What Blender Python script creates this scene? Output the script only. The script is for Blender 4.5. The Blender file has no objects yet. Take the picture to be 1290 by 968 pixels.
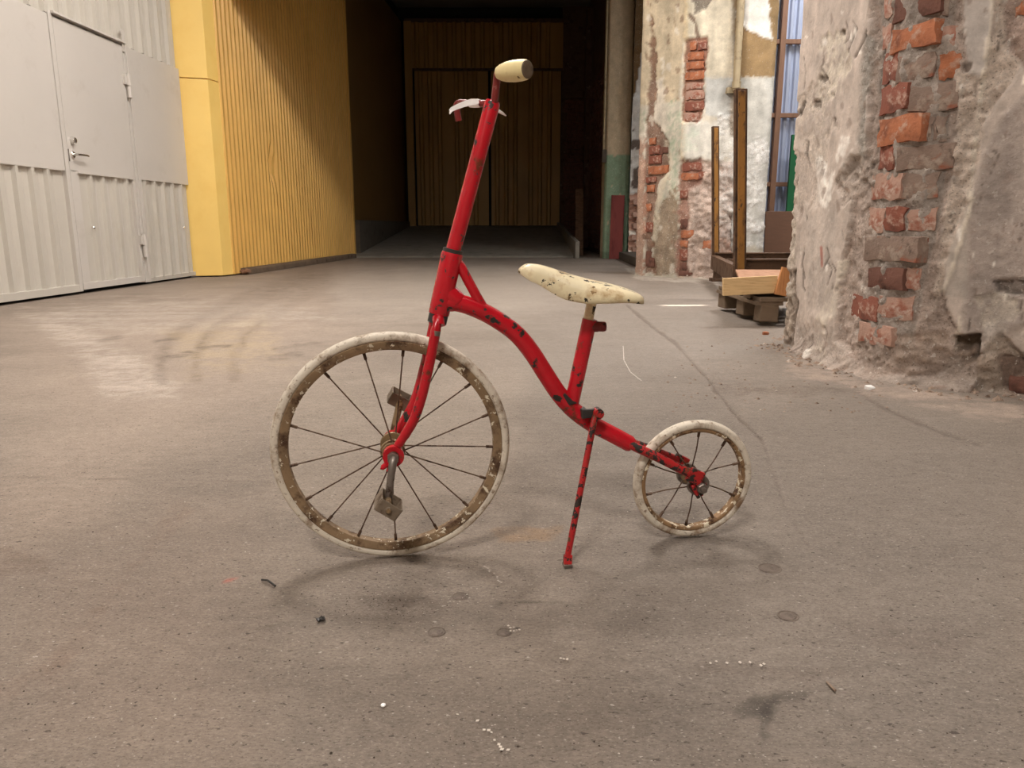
import bpy, math, random
import numpy as np
from mathutils import Vector, Matrix

random.seed(7)
S = bpy.context.scene
COL = S.collection
R = math.radians

# ------------------------------------------------------------------ camera, world, lamps, exposure
F, CX, CY, CAMH, PITCH = 945.0, 645.0, 484.0, 0.52, 11.9
cam = bpy.data.cameras.new('camera')
cam.sensor_width = 36.0
cam.lens = 36.0 * F / 1290.0
cam.clip_start, cam.clip_end = 0.02, 100
camo = bpy.data.objects.new('camera', cam)
camo.location = (0, 0, CAMH)
camo.rotation_euler = (R(90 - PITCH), 0, 0)
COL.objects.link(camo)
S.camera = camo

wd = bpy.data.worlds.new('world')
wd.use_nodes = True
wd.node_tree.nodes['Background'].inputs[0].default_value = (0.75, 0.85, 1.0, 1)
wd.node_tree.nodes['Background'].inputs[1].default_value = 0.25
S.world = wd


def lamp(name, loc, power, color, sx, sy, target=None, spread=180):
    l = bpy.data.lights.new(name, 'AREA')
    l.shape = 'RECTANGLE'
    l.size, l.size_y = sx, sy
    l.energy = power
    l.color = color
    l.spread = R(spread)
    o = bpy.data.objects.new(name, l)
    o.location = loc
    if target:
        o.rotation_euler = (Vector(target) - Vector(loc)).to_track_quat('-Z', 'Y').to_euler()
    COL.objects.link(o)
    return o


WARM = (1.0, 0.93, 0.86)
lamp('overhead_light', (-0.95, 3.1, 4.3), 50, WARM, 0.5, 0.4)          # hall lamp a little behind the bicycle
lamp('overhead_light', (-0.9, -1.7, 4.0), 122, WARM, 0.9, 0.6)          # hall lamp behind the camera
lamp('overhead_light', (-0.6, 5.2, 4.5), 125, WARM, 1.8, 1.0)  # added to brighten the grey wall and the floor towards the passage
lamp('overhead_light', (0.9, 1.4, 4.5), 28, WARM, 2.2, 1.6)  # added soft fill that weakens the bicycle's shadows
lamp('overhead_light', (3.4, 5.6, 4.4), 130, (1.0, 0.96, 0.92), 1.2, 1.2)  # lamp in the bay behind the right pier
lamp('overhead_light', (4.4, 9.6, 4.6), 60, (0.96, 0.98, 1.0), 1.2, 1.2)  # added for more light on the blue sheet wall
sun = bpy.data.lights.new('sun', 'SUN')
sun.energy = 20.0
sun.angle = R(0.5)
sun.color = (1.0, 0.95, 0.86)
suno = bpy.data.objects.new('sun', sun)
suno.rotation_euler = Vector((-1.0, -0.06, -0.62)).to_track_quat('-Z', 'Y').to_euler()
COL.objects.link(suno)

S.view_settings.view_transform = 'Standard'
S.view_settings.look = 'None'
S.view_settings.gamma = 1.0
S.view_settings.use_curve_mapping = False
S.view_settings.exposure = 0.65
S.cycles.use_denoising = True
S.cycles.max_bounces = 8


# ------------------------------------------------------------------ helpers
def lin(r, g, b):
    f = lambda c: (c / 255 / 12.92) if c / 255 <= 0.04045 else ((c / 255 + 0.055) / 1.055) ** 2.4
    return (f(r), f(g), f(b))


class MB:
    def __init__(self):
        self.v, self.f = [], []

    def add(self, vs, fs):
        n = len(self.v)
        self.v += [tuple(p) for p in vs]
        self.f += [tuple(i + n for i in q) for q in fs]
        return self

    def box(self, c, s, rot=None, jit=0.0):
        hx, hy, hz = s[0] / 2, s[1] / 2, s[2] / 2
        vs = []
        for x, y, z in ((-1, -1, -1), (1, -1, -1), (1, 1, -1), (-1, 1, -1), (-1, -1, 1), (1, -1, 1), (1, 1, 1), (-1, 1, 1)):
            p = Vector((x * hx + random.uniform(-jit, jit), y * hy + random.uniform(-jit, jit), z * hz + random.uniform(-jit, jit)))
            if rot is not None:
                p = rot @ p
            vs.append(p + Vector(c))
        return self.add(vs, [(0, 3, 2, 1), (4, 5, 6, 7), (0, 1, 5, 4), (1, 2, 6, 5), (2, 3, 7, 6), (3, 0, 4, 7)])

    def tube(self, pts, rad, n=16, cap=True, flat=1.0, squash=None):
        """tube along points; rad a number or one per point"""
        P = [Vector(p) for p in pts]
        if not hasattr(rad, '__len__'):
            rad = [rad] * len(P)
        T = []
        for i in range(len(P)):
            a = P[max(i - 1, 0)]
            b = P[min(i + 1, len(P) - 1)]
            T.append((b - a).normalized())
        up = Vector((0, 0, 1)) if abs(T[0].z) < 0.9 else Vector((0, 1, 0))
        N = (up - T[0] * up.dot(T[0])).normalized()
        vs, fs = [], []
        for i, p in enumerate(P):
            if i:
                N = (N - T[i] * N.dot(T[i])).normalized()
            B = T[i].cross(N)
            for k in range(n):
                a = 2 * math.pi * k / n
                vs.append(p + (N * math.cos(a) + B * math.sin(a) * flat) * rad[i])
        for i in range(len(P) - 1):
            for k in range(n):
                k2 = (k + 1) % n
                fs.append((i * n + k, i * n + k2, (i + 1) * n + k2, (i + 1) * n + k))
        if cap:
            fs.append(tuple(range(n - 1, -1, -1)))
            fs.append(tuple((len(P) - 1) * n + k for k in range(n)))
        return self.add(vs, fs)

    def lathe(self, prof, origin, axis, n=24, close=False):
        """prof: list of (distance along axis, radius)"""
        A = Vector(axis).normalized()
        up = Vector((0, 0, 1)) if abs(A.z) < 0.9 else Vector((1, 0, 0))
        N = (up - A * up.dot(A)).normalized()
        B = A.cross(N)
        O = Vector(origin)
        vs, fs = [], []
        m = len(prof)
        for d, r in prof:
            for k in range(n):
                a = 2 * math.pi * k / n
                vs.append(O + A * d + (N * math.cos(a) + B * math.sin(a)) * r)
        for i in range(m if close else m - 1):
            j = (i + 1) % m
            for k in range(n):
                k2 = (k + 1) % n
                fs.append((i * n + k, i * n + k2, j * n + k2, j * n + k))
        if not close:
            fs.append(tuple(range(n - 1, -1, -1)))
            fs.append(tuple((m - 1) * n + k for k in range(n)))
        return self.add(vs, fs)

    def prism(self, poly, e1, e2, e3, o, d):
        """polygon in the e1/e2 plane pushed d along e3"""
        e1, e2, e3, o = Vector(e1), Vector(e2), Vector(e3), Vector(o)
        n = len(poly)
        vs = [o + e1 * a + e2 * b for a, b in poly] + [o + e1 * a + e2 * b + e3 * d for a, b in poly]
        fs = [tuple(range(n - 1, -1, -1)), tuple(range(n, 2 * n))]
        for i in range(n):
            j = (i + 1) % n
            fs.append((i, j, n + j, n + i))
        return self.add(vs, fs)


def link(o, parent=None):
    COL.objects.link(o)
    if parent is not None:
        o.parent = parent
    return o


def obj(name, mb, mat, parent=None, smooth=False, bevel=0.0, angle=35):
    me = bpy.data.meshes.new(name)
    me.from_pydata(mb.v, [], mb.f)
    me.validate()
    if mat is not None:
        me.materials.append(mat)
    if smooth:
        me.polygons.foreach_set('use_smooth', [True] * len(me.polygons))
        try:
            me.set_sharp_from_angle(angle=R(angle))
        except Exception:
            pass
    o = link(bpy.data.objects.new(name, me), parent)
    if bevel:
        b = o.modifiers.new('bevel', 'BEVEL')
        b.width = bevel
        b.segments = 2
        b.limit_method = 'ANGLE'
    return o


def tag(o, label=None, cat=None, group=None, kind=None):
    if label: o['label'] = label
    if cat: o['category'] = cat
    if group: o['group'] = group
    if kind: o['kind'] = kind
    return o


def empty(name, loc=(0, 0, 0), rot=(0, 0, 0), parent=None):
    o = bpy.data.objects.new(name, None)
    o.empty_display_size = 0.1
    o.location = loc
    o.rotation_euler = rot
    return link(o, parent)


# ------------------------------------------------------------------ materials
def new_mat(name):
    m = bpy.data.materials.new(name)
    m.use_nodes = True
    nt = m.node_tree
    b = nt.nodes['Principled BSDF']
    return m, nt, b


def N(nt, kind, **kw):
    n = nt.nodes.new(kind)
    for k, v in kw.items():
        setattr(n, k, v)
    return n


def noise(nt, vec, scale, detail=4, rough=0.6, dist=0.0):
    n = N(nt, 'ShaderNodeTexNoise')
    n.inputs['Scale'].default_value = scale
    n.inputs['Detail'].default_value = detail
    n.inputs['Roughness'].default_value = rough
    n.inputs['Distortion'].default_value = dist
    nt.links.new(vec, n.inputs['Vector'])
    return n.outputs['Fac']


def ramp(nt, fac, stops):
    r = N(nt, 'ShaderNodeValToRGB')
    el = r.color_ramp.elements
    while len(el) < len(stops):
        el.new(0.5)
    for e, (p, c) in zip(el, stops):
        e.position = p
        e.color = (*c, 1) if hasattr(c, '__len__') else (c, c, c, 1)
    nt.links.new(fac, r.inputs[0])
    return r.outputs[0]


def mix(nt, fac, a, b, mode='MIX'):
    m = N(nt, 'ShaderNodeMix', data_type='RGBA', blend_type=mode)
    for sock, val in ((m.inputs[0], fac), (m.inputs[6], a), (m.inputs[7], b)):
        if hasattr(val, 'links'):
            nt.links.new(val, sock)
        elif hasattr(val, '__len__'):
            sock.default_value = (*val, 1)
        else:
            sock.default_value = val
    return m.outputs[2]


def coords(nt, scale=(1, 1, 1)):
    t = N(nt, 'ShaderNodeTexCoord')
    if scale == (1, 1, 1):
        return t.outputs['Object']
    mp = N(nt, 'ShaderNodeMapping')
    mp.inputs['Scale'].default_value = scale
    nt.links.new(t.outputs['Object'], mp.inputs['Vector'])
    return mp.outputs[0]


def bump(nt, b, h, strength, dist=0.01):
    bp = N(nt, 'ShaderNodeBump')
    bp.inputs['Strength'].default_value = strength
    bp.inputs['Distance'].default_value = dist
    nt.links.new(h, bp.inputs['Height'])
    nt.links.new(bp.outputs[0], b.inputs['Normal'])


def worn(name, base, chips=(), rough=0.5, metal=0.0, var=0.15, vscale=8, bmp=0.0, bscale=80, stretch=(1, 1, 1), spec=0.5):
    """base colour with soft variation; chips = [(colour, noise scale, threshold, softness)]"""
    m, nt, b = new_mat(name)
    vec = coords(nt, stretch)
    n0 = noise(nt, vec, vscale, 5)
    c = ramp(nt, n0, [(0.25, tuple(x * (1 - var) for x in base)), (0.75, tuple(min(1, x * (1 + var)) for x in base))])
    rg = None
    for i, (cc, sc, th, sf) in enumerate(chips):
        mp = N(nt, 'ShaderNodeMapping')
        mp.inputs['Location'].default_value = (3.1 * i + 1.7, 5.3 * i, 1.1 * i)
        nt.links.new(vec, mp.inputs['Vector'])
        fac = ramp(nt, noise(nt, mp.outputs[0], sc, 6, 0.65), [(th, 0.0), (min(0.999, th + sf), 1.0)])
        c = mix(nt, fac, c, cc)
        if i == 0:
            rg = ramp(nt, fac, [(0.0, rough), (1.0, min(1, rough + 0.35))])
    nt.links.new(c, b.inputs['Base Color'])
    b.inputs['Roughness'].default_value = rough
    if rg is not None:
        nt.links.new(rg, b.inputs['Roughness'])
    b.inputs['Metallic'].default_value = metal
    b.inputs['Specular IOR Level'].default_value = spec
    if bmp:
        bump(nt, b, noise(nt, vec, bscale, 5, 0.7), bmp, 0.004)
    return m


def attr_mat(name, rough=0.9, fine=60, amount=0.22, bmp=0.35, bscale=90, speck=None, spec=0.3, coarse=9, camount=0.12, stretch=(1, 1, 1), relief=None):
    """colour from the mesh's own colour layer, broken up by noise"""
    m, nt, b = new_mat(name)
    a = N(nt, 'ShaderNodeAttribute', attribute_name='Col')
    vec = coords(nt, stretch)
    n1 = ramp(nt, noise(nt, vec, fine, 7, 0.7), [(0.25, 1 - amount), (0.75, 1 + amount)])
    n2 = ramp(nt, noise(nt, vec, coarse, 5, 0.6), [(0.25, 1 - camount), (0.75, 1 + camount)])
    rg = None
    if relief:
        rg = N(nt, 'ShaderNodeAttribute', attribute_name=relief).outputs['Fac']
        c = mix(nt, rg, a.outputs['Color'], mix(nt, 1.0, a.outputs['Color'], n1, 'MULTIPLY'))
    else:
        c = mix(nt, 1.0, a.outputs['Color'], n1, 'MULTIPLY')
    c = mix(nt, 1.0, c, n2, 'MULTIPLY')
    for (cc, sc, th, sf, am) in (speck or []):
        fac = ramp(nt, noise(nt, vec, sc, 3, 0.5), [(th, 0.0), (min(0.999, th + sf), am)])
        if rg is not None:
            mm = N(nt, 'ShaderNodeMath', operation='MULTIPLY')
            nt.links.new(fac, mm.inputs[0])
            nt.links.new(rg, mm.inputs[1])
            fac = mm.outputs[0]
        c = mix(nt, fac, c, cc)
    nt.links.new(c, b.inputs['Base Color'])
    b.inputs['Roughness'].default_value = rough
    b.inputs['Specular IOR Level'].default_value = spec
    hgt = noise(nt, vec, bscale, 9, 0.8)
    if rg is not None:
        mm = N(nt, 'ShaderNodeMath', operation='MULTIPLY')
        nt.links.new(hgt, mm.inputs[0])
        nt.links.new(rg, mm.inputs[1])
        hgt = mm.outputs[0]
    bump(nt, b, hgt, bmp, 0.010)
    return m


BLACKC = (0.022, 0.016, 0.012)
RUSTC = (0.11, 0.045, 0.02)
M = {}
M['red'] = worn('red_paint', (0.50, 0.008, 0.018), [(BLACKC, 48, 0.605, 0.015), ((0.16, 0.03, 0.015), 20, 0.62, 0.05)], rough=0.24, var=0.22, vscale=12, bmp=0.06, bscale=120)
M['red_worn'] = worn('red_paint_worn', (0.42, 0.012, 0.014), [(BLACKC, 75, 0.515, 0.02), (RUSTC, 40, 0.60, 0.05)], rough=0.38, var=0.25, vscale=15, bmp=0.15, bscale=160)
M['red_dark'] = worn('red_paint_old', (0.20, 0.018, 0.016), [(BLACKC, 60, 0.58, 0.06), ((0.3, 0.12, 0.1), 90, 0.62, 0.05)], rough=0.45, var=0.3, vscale=20, bmp=0.15)
M['cream'] = worn('cream_paint', lin(226, 212, 176), [(BLACKC, 62, 0.60, 0.015), (lin(176, 140, 92), 30, 0.52, 0.2), (BLACKC, 22, 0.655, 0.01)], rough=0.4, var=0.1, vscale=14, bmp=0.12, bscale=120)
M['grip'] = worn('grip_cream', lin(232, 214, 160), [(lin(120, 95, 60), 110, 0.64, 0.04), (lin(190, 160, 110), 25, 0.58, 0.2)], rough=0.45, var=0.1, vscale=18)
M['grip_end'] = worn('grip_end_dirty', lin(105, 88, 70), [(lin(55, 45, 36), 70, 0.5, 0.2)], rough=0.7, var=0.3, vscale=50)
M['tyre'] = worn('tyre_white', lin(212, 202, 186), [(lin(128, 102, 78), 34, 0.49, 0.2), (lin(140, 120, 100), 120, 0.57, 0.08)], rough=0.7, var=0.13, vscale=16, bmp=0.3, bscale=140)
M['rim'] = worn('rim_rusty', lin(134, 110, 82), [(lin(76, 54, 38), 34, 0.47, 0.16), (lin(214, 204, 182), 90, 0.595, 0.03)], rough=0.65, var=0.25, vscale=22, bmp=0.3, bscale=150)
M['rim_flake'] = worn('rim_flaking', lin(140, 110, 78), [(lin(72, 48, 32), 45, 0.5, 0.12), (lin(225, 214, 190), 85, 0.55, 0.04)], rough=0.7, var=0.3, vscale=22, bmp=0.35, bscale=150)
M['spoke'] = worn('spoke_rust', lin(98, 76, 60), [(lin(60, 40, 28), 60, 0.5, 0.1)], rough=0.55, metal=0.35, var=0.25, vscale=40)
M['steel'] = worn('old_steel', lin(128, 118, 110), [(lin(70, 48, 34), 50, 0.55, 0.1)], rough=0.42, metal=0.6, var=0.25, vscale=40, bmp=0.15)
M['brass'] = worn('brassy_steel', lin(142, 120, 90), [(lin(90, 64, 40), 55, 0.52, 0.1)], rough=0.45, metal=0.4, var=0.25, vscale=40, bmp=0.15)
M['pedal'] = worn('pedal_rust', lin(122, 108, 92), [(lin(80, 60, 44), 45, 0.52, 0.15)], rough=0.6, metal=0.25, var=0.25, vscale=40, bmp=0.2)
M['black'] = worn('black_metal', (0.03, 0.026, 0.024), rough=0.5, var=0.3, vscale=40)
M['tape'] = worn('white_tape', lin(250, 249, 247), rough=0.6, var=0.05)
M['grey_paint'] = worn('grey_paint', lin(203, 197, 190), [(lin(186, 178, 168), 3, 0.55, 0.3)], rough=0.36, var=0.03, vscale=2)
M['grey_sheet'] = worn('grey_sheet', lin(196, 190, 180), [(lin(176, 168, 152), 4, 0.55, 0.3)], rough=0.45, var=0.04, vscale=3, stretch=(1, 1, 0.4))
M['chrome'] = worn('chrome', (0.75, 0.73, 0.70), rough=0.2, metal=1.0, var=0.05)
M['yellow'] = worn('yellow_paint', lin(252, 214, 124), [(lin(246, 202, 108), 3, 0.5, 0.4)], rough=0.4, var=0.03, vscale=3)
M['yellow_sheet'] = worn('yellow_sheet', lin(224, 178, 96), [(lin(200, 154, 80), 2.5, 0.5, 0.4)], rough=0.42, var=0.08, vscale=3, stretch=(1, 1, 0.4))
M['ochre'] = worn('ochre_sheet', lin(168, 132, 70), rough=0.5, var=0.1, vscale=2)
M['shaded_sheet'] = worn('shaded_sheet', lin(116, 86, 44), rough=0.5, var=0.1, vscale=2)  # darker than the ochre sheet: the passage's shade is put into this colour
M['dark_gap'] = worn('dark_gap', (0.012, 0.011, 0.010), rough=0.9, var=0.1)
M['concrete'] = worn('concrete', lin(128, 122, 112), [(lin(98, 92, 84), 5, 0.5, 0.3)], rough=0.85, var=0.12, vscale=6, bmp=0.3, bscale=40)
M['concrete_dark'] = worn('concrete_dark', lin(84, 76, 66), [(lin(52, 46, 40), 6, 0.5, 0.3)], rough=0.9, var=0.15, vscale=6, bmp=0.3, bscale=40)
M['plain_wall'] = worn('hall_wall', lin(168, 156, 140), rough=0.9, var=0.08, vscale=1)
M['ceiling'] = worn('hall_ceiling', lin(120, 112, 104), rough=0.9, var=0.08, vscale=1)
M['dark_wall'] = worn('dark_wall', lin(96, 72, 58), [(lin(70, 44, 34), 6, 0.5, 0.2), (lin(140, 124, 108), 9, 0.62, 0.1)], rough=0.9, var=0.2, vscale=8, bmp=0.5, bscale=20)
M['plug'] = worn('floor_plug', lin(112, 100, 91), [(lin(78, 68, 60), 60, 0.5, 0.2)], rough=0.85, var=0.2, vscale=50, bmp=0.5, bscale=120)
M['wood_dark'] = worn('wood_dark', lin(104, 76, 54), [(lin(60, 42, 30), 10, 0.5, 0.2)], rough=0.75, var=0.2, vscale=14, stretch=(1, 1, 5), bmp=0.2)
M['wood_grey'] = worn('wood_grey', lin(112, 94, 76), [(lin(72, 58, 46), 9, 0.5, 0.25)], rough=0.85, var=0.2, vscale=10, bmp=0.3)
M['wood_light'] = worn('wood_light', lin(212, 180, 132), [(lin(172, 130, 84), 9, 0.52, 0.25)], rough=0.6, var=0.12, vscale=8, stretch=(1, 6, 12), bmp=0.12)
M['wood_orange'] = worn('wood_orange', lin(188, 130, 80), [(lin(142, 88, 50), 8, 0.52, 0.25)], rough=0.6, var=0.15, vscale=8, stretch=(8, 8, 1), bmp=0.12)
M['wood_pink'] = worn('board_brown', lin(166, 122, 92), [(lin(126, 86, 62), 6, 0.5, 0.25)], rough=0.7, var=0.12, vscale=8, stretch=(8, 1, 1))
M['wood_stud'] = worn('wood_stud', lin(142, 104, 80), rough=0.7, var=0.15, vscale=8, stretch=(6, 6, 1))
M['wood_panel'] = worn('wood_panel', lin(96, 66, 48), rough=0.65, var=0.12, vscale=8, stretch=(1, 1, 6))
M['red_board'] = worn('red_board', lin(116, 44, 38), [(lin(70, 28, 26), 9, 0.5, 0.3)], rough=0.7, var=0.15, vscale=9, stretch=(1, 1, 0.3))
M['ochre_post'] = worn('ochre_steel', lin(150, 104, 44), [(lin(66, 42, 26), 9, 0.52, 0.12), (lin(50, 34, 24), 28, 0.6, 0.05)], rough=0.55, var=0.2, vscale=8, stretch=(1, 1, 0.45))
M['brown_steel'] = worn('brown_steel', lin(92, 66, 46), [(lin(50, 36, 28), 12, 0.5, 0.2)], rough=0.6, var=0.2, vscale=10)
M['blue_sheet'] = worn('blue_sheet', lin(176, 184, 206), rough=0.5, var=0.06, vscale=2)
M['green'] = worn('green_panel', lin(20, 104, 62), rough=0.5, var=0.1, vscale=3)
M['white_rag'] = worn('grey_sack', lin(176, 166, 152), rough=0.9, var=0.1, vscale=20)
M['pipe'] = worn('pipe_paint', lin(168, 152, 122), [(lin(92, 78, 60), 14, 0.52, 0.2)], rough=0.6, var=0.15, vscale=10)
M['rubble'] = worn('rubble', lin(150, 130, 114), [(lin(88, 70, 58), 30, 0.5, 0.1), (lin(216, 206, 196), 18, 0.6, 0.05)], rough=0.95, var=0.25, vscale=25)
M['grit'] = worn('grit', lin(70, 58, 50), [(lin(206, 196, 184), 9, 0.56, 0.02)], rough=0.95, var=0.3, vscale=7)
BRICKS = {
    'o': worn('brick_orange', lin(170, 106, 74), [(lin(128, 80, 60), 16, 0.47, 0.15), (lin(184, 150, 130), 26, 0.545, 0.12)], rough=0.95, var=0.2, vscale=14, bmp=0.9, bscale=60),
    'r': worn('brick_red', lin(134, 80, 64), [(lin(112, 70, 58), 14, 0.5, 0.2), (lin(184, 154, 138), 20, 0.56, 0.12)], rough=0.95, var=0.2, vscale=14, bmp=0.9, bscale=60),
    'g': worn('brick_greyed', lin(136, 116, 104), [(lin(152, 92, 70), 9, 0.58, 0.1), (lin(174, 158, 144), 18, 0.53, 0.15), (lin(100, 84, 74), 30, 0.58, 0.1)], rough=0.95, var=0.2, vscale=14, bmp=1.0, bscale=60),
    'd': worn('brick_dark', lin(112, 76, 64), [(lin(74, 48, 40), 14, 0.5, 0.2), (lin(160, 138, 124), 24, 0.62, 0.1)], rough=0.95, var=0.2, vscale=14, bmp=1.0, bscale=60),
    'p': worn('brick_pinkish', lin(172, 138, 122), [(lin(154, 98, 80), 12, 0.54, 0.12), (lin(202, 184, 170), 18, 0.56, 0.12)], rough=0.95, var=0.18, vscale=14, bmp=1.0, bscale=60),
}


# ------------------------------------------------------------------ numpy tools: noise, and painting real surfaces' own colours and relief
def vnoise(x, y, seed=0):
    xi, yi = np.floor(x).astype(np.int64), np.floor(y).astype(np.int64)
    xf, yf = x - xi, y - yi

    def hsh(a, b):
        n = (a * 374761393 + b * 668265263 + seed * 1442695041) & 0x7fffffff
        n = ((n ^ (n >> 13)) * 1274126177) & 0x7fffffff
        return ((n ^ (n >> 16)) & 0xffff) / 65535.0
    u, w = xf * xf * (3 - 2 * xf), yf * yf * (3 - 2 * yf)
    return (hsh(xi, yi) * (1 - u) + hsh(xi + 1, yi) * u) * (1 - w) + (hsh(xi, yi + 1) * (1 - u) + hsh(xi + 1, yi + 1) * u) * w


def fbm(x, y, octs=4, seed=0, gain=0.5):
    t, a, s = 0, 1.0, 0
    for i in range(octs):
        t = t + a * vnoise(x * 2 ** i, y * 2 ** i, seed + i * 17)
        s += a
        a *= gain
    return t / s - 0.5


CP, SP = math.cos(R(PITCH)), math.sin(R(PITCH))


def project(P):
    d = P - np.array([0, 0, CAMH])
    z = np.maximum(d[:, 1] * CP - d[:, 2] * SP, 1e-3)
    y = d[:, 1] * SP + d[:, 2] * CP
    return np.stack([CX + F * d[:, 0] / z, CY - F * y / z], 1)


def ray(u, v):
    a, b = (u - CX) / F, (v - CY) / F
    return np.array([a, CP - b * SP, -SP - b * CP])


def ground(u, v, z=0.0):
    d = ray(u, v)
    return np.array([0, 0, CAMH]) + d * (z - CAMH) / d[2]


def seg_dist(px, pts, closed):
    d = np.full(len(px), 1e9)
    n = len(pts)
    for i in range(n if closed else n - 1):
        a, b = np.array(pts[i], float), np.array(pts[(i + 1) % n], float)
        ab = b - a
        t = np.clip(((px - a) @ ab) / max(ab @ ab, 1e-9), 0, 1)
        d = np.minimum(d, np.hypot(*(px - a - t[:, None] * ab).T))
    return d


def inside(px, pts):
    r = np.zeros(len(px), bool)
    n = len(pts)
    for i in range(n):
        (x1, y1), (x2, y2) = pts[i], pts[(i + 1) % n]
        c = (y1 > px[:, 1]) != (y2 > px[:, 1])
        xx = (x2 - x1) * (px[:, 1] - y1) / (y2 - y1 + 1e-12) + x1
        r ^= c & (px[:, 0] < xx)
    return r


def region(px, nz, pts, feather, wob, line=None):
    """0..1 mask: polygon, or a polyline of half width `line`; edges broken by the noise nz"""
    P = np.array(pts, float)
    pad = 30 + 3 * feather + wob + (line or 0)
    m = np.zeros(len(px))
    sel = (px[:, 0] > P[:, 0].min() - pad) & (px[:, 0] < P[:, 0].max() + pad) & (px[:, 1] > P[:, 1].min() - pad) & (px[:, 1] < P[:, 1].max() + pad)
    if not sel.any():
        return m
    q = px[sel]
    if line is None:
        d = seg_dist(q, pts, True)
        d = np.where(inside(q, pts), d, -d)
    else:
        d = line - seg_dist(q, pts, False)
    d = d + nz[sel] * 2 * wob
    t = np.clip(d / max(feather, 1e-3) + 0.5, 0, 1)
    m[sel] = t * t * (3 - 2 * t)
    return m


def grid_obj(name, V, nu, nv, mat, col=None, parent=None, smooth=True, rg=None):
    """V (nu*nv,3) row-major over v then u"""
    me = bpy.data.meshes.new(name)
    i = np.arange((nv - 1) * (nu - 1))
    a = (i // (nu - 1)) * nu + i % (nu - 1)
    quads = np.stack([a, a + 1, a + nu + 1, a + nu], 1)
    me.vertices.add(len(V))
    me.vertices.foreach_set('co', V.astype(np.float32).ravel())
    me.loops.add(quads.size)
    me.loops.foreach_set('vertex_index', quads.astype(np.int32).ravel())
    me.polygons.add(len(quads))
    me.polygons.foreach_set('loop_start', np.arange(0, quads.size, 4, dtype=np.int32))
    me.polygons.foreach_set('loop_total', np.full(len(quads), 4, np.int32))
    if smooth:
        me.polygons.foreach_set('use_smooth', np.ones(len(quads), bool))
    me.update(calc_edges=True)
    if col is not None:
        ca = me.color_attributes.new('Col', 'FLOAT_COLOR', 'POINT')
        ca.data.foreach_set('color', np.concatenate([col, np.ones((len(V), 1))], 1).astype(np.float32).ravel())
    fa = me.attributes.new('Relief', 'FLOAT', 'POINT')
    fa.data.foreach_set('value', (np.full(len(V), .5) if rg is None else rg).astype(np.float32))
    me.materials.append(mat)
    return link(bpy.data.objects.new(name, me), parent)


# ------------------------------------------------------------------ floor
def steps(*segs):
    out = []
    for a, b, d in segs:
        n = max(1, int(round((b - a) / d)))
        out += list(a + (b - a) * np.arange(n) / n)
    out.append(segs[-1][1])
    return np.array(out)


xs = steps((-6, -3.6, .3), (-3.6, -1.5, .022), (-1.5, -.8, .014), (-.8, .8, .006), (.8, 1.9, .014), (1.9, 3, .05), (3, 6, .3))
ys = steps((-4, .5, .5), (.5, 1.5, .006), (1.5, 3.2, .013), (3.2, 6, .022), (6, 8.5, .05), (8.5, 19, .3))
X, Y = np.meshgrid(xs, ys)
X, Y = X.ravel(), Y.ravel()
Pz = np.stack([X, Y, np.zeros_like(X)], 1)
px = project(Pz)
px[Y < 0.45] = (-9999, -9999)
n_big = fbm(X * 1.6, Y * 1.6, 5, 3)
n_mid = fbm(X * 7, Y * 7, 5, 11)
n_fin = fbm(X * 40, Y * 40, 3, 29)
n_str = fbm(X * 2.5, Y * 14, 5, 41)           # trowel streaks across the view
base = np.array(lin(137, 125, 114))
col = base[None] * (1 + 0.30 * n_big[:, None] + 0.26 * n_mid[:, None] + 0.24 * n_str[:, None])
hz = 0.003 * n_big + 0.0016 * n_mid + 0.0008 * n_fin


def fl(pts, rgb, alpha, feather=6, wob=4, line=None, dz=0.0, noise_fade=0.0):
    global col, hz
    m = region(px, n_mid + 0.6 * n_fin, pts, feather, wob, line)
    if noise_fade:
        m = m * np.clip(0.55 + noise_fade * (n_fin + n_str) * 2.2, 0, 1)
    a = (m * alpha)[:, None]
    col = col * (1 - a) + np.array(lin(*rgb))[None] * a
    hz = hz + dz * m


# broad tones of the slab
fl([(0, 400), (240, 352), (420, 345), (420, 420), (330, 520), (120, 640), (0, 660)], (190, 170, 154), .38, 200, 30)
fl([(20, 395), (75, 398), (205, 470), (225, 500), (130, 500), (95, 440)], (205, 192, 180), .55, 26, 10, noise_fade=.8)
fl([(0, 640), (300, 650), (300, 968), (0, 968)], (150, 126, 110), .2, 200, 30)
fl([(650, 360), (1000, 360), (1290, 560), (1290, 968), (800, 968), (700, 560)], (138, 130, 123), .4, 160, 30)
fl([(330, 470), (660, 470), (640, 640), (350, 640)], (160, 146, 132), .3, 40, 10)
# wheel tracks of fork-lifts curving into the passage
for dx, al in ((0, .55), (44, .5), (92, .4)):
    fl([(203 + dx, 475), (202 + dx, 452), (215 + dx, 425), (250 + dx * .9, 402), (315 + dx * .75, 372), (390 + dx * .5, 345)], (116, 102, 90), al * 1.25, 8, 6, line=7, noise_fade=.6)
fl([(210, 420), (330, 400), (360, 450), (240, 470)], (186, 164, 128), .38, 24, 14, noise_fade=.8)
fl([(246, 468), (248, 440), (270, 410), (300, 395)], (88, 76, 66), .5, 2.5, 3, line=1.2, noise_fade=.5)
fl([(308, 440), (306, 425), (330, 405)], (88, 76, 66), .5, 2.5, 3, line=1.2, noise_fade=.5)
for a, b, w in (((205, 453), (240, 446), 3), ((125, 430), (150, 425), 2), ((340, 452), (378, 446), 3.5), ((250, 439), (290, 436), 2), ((345, 440), (405, 432), 2), ((195, 430), (225, 427), 2)):
    fl([a, b], (84, 74, 66), .6, 3, 3, line=w, noise_fade=.6)
fl([(0, 600), (150, 604), (340, 607)], (108, 94, 84), .5, 1.5, 1, line=.6)
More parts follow.
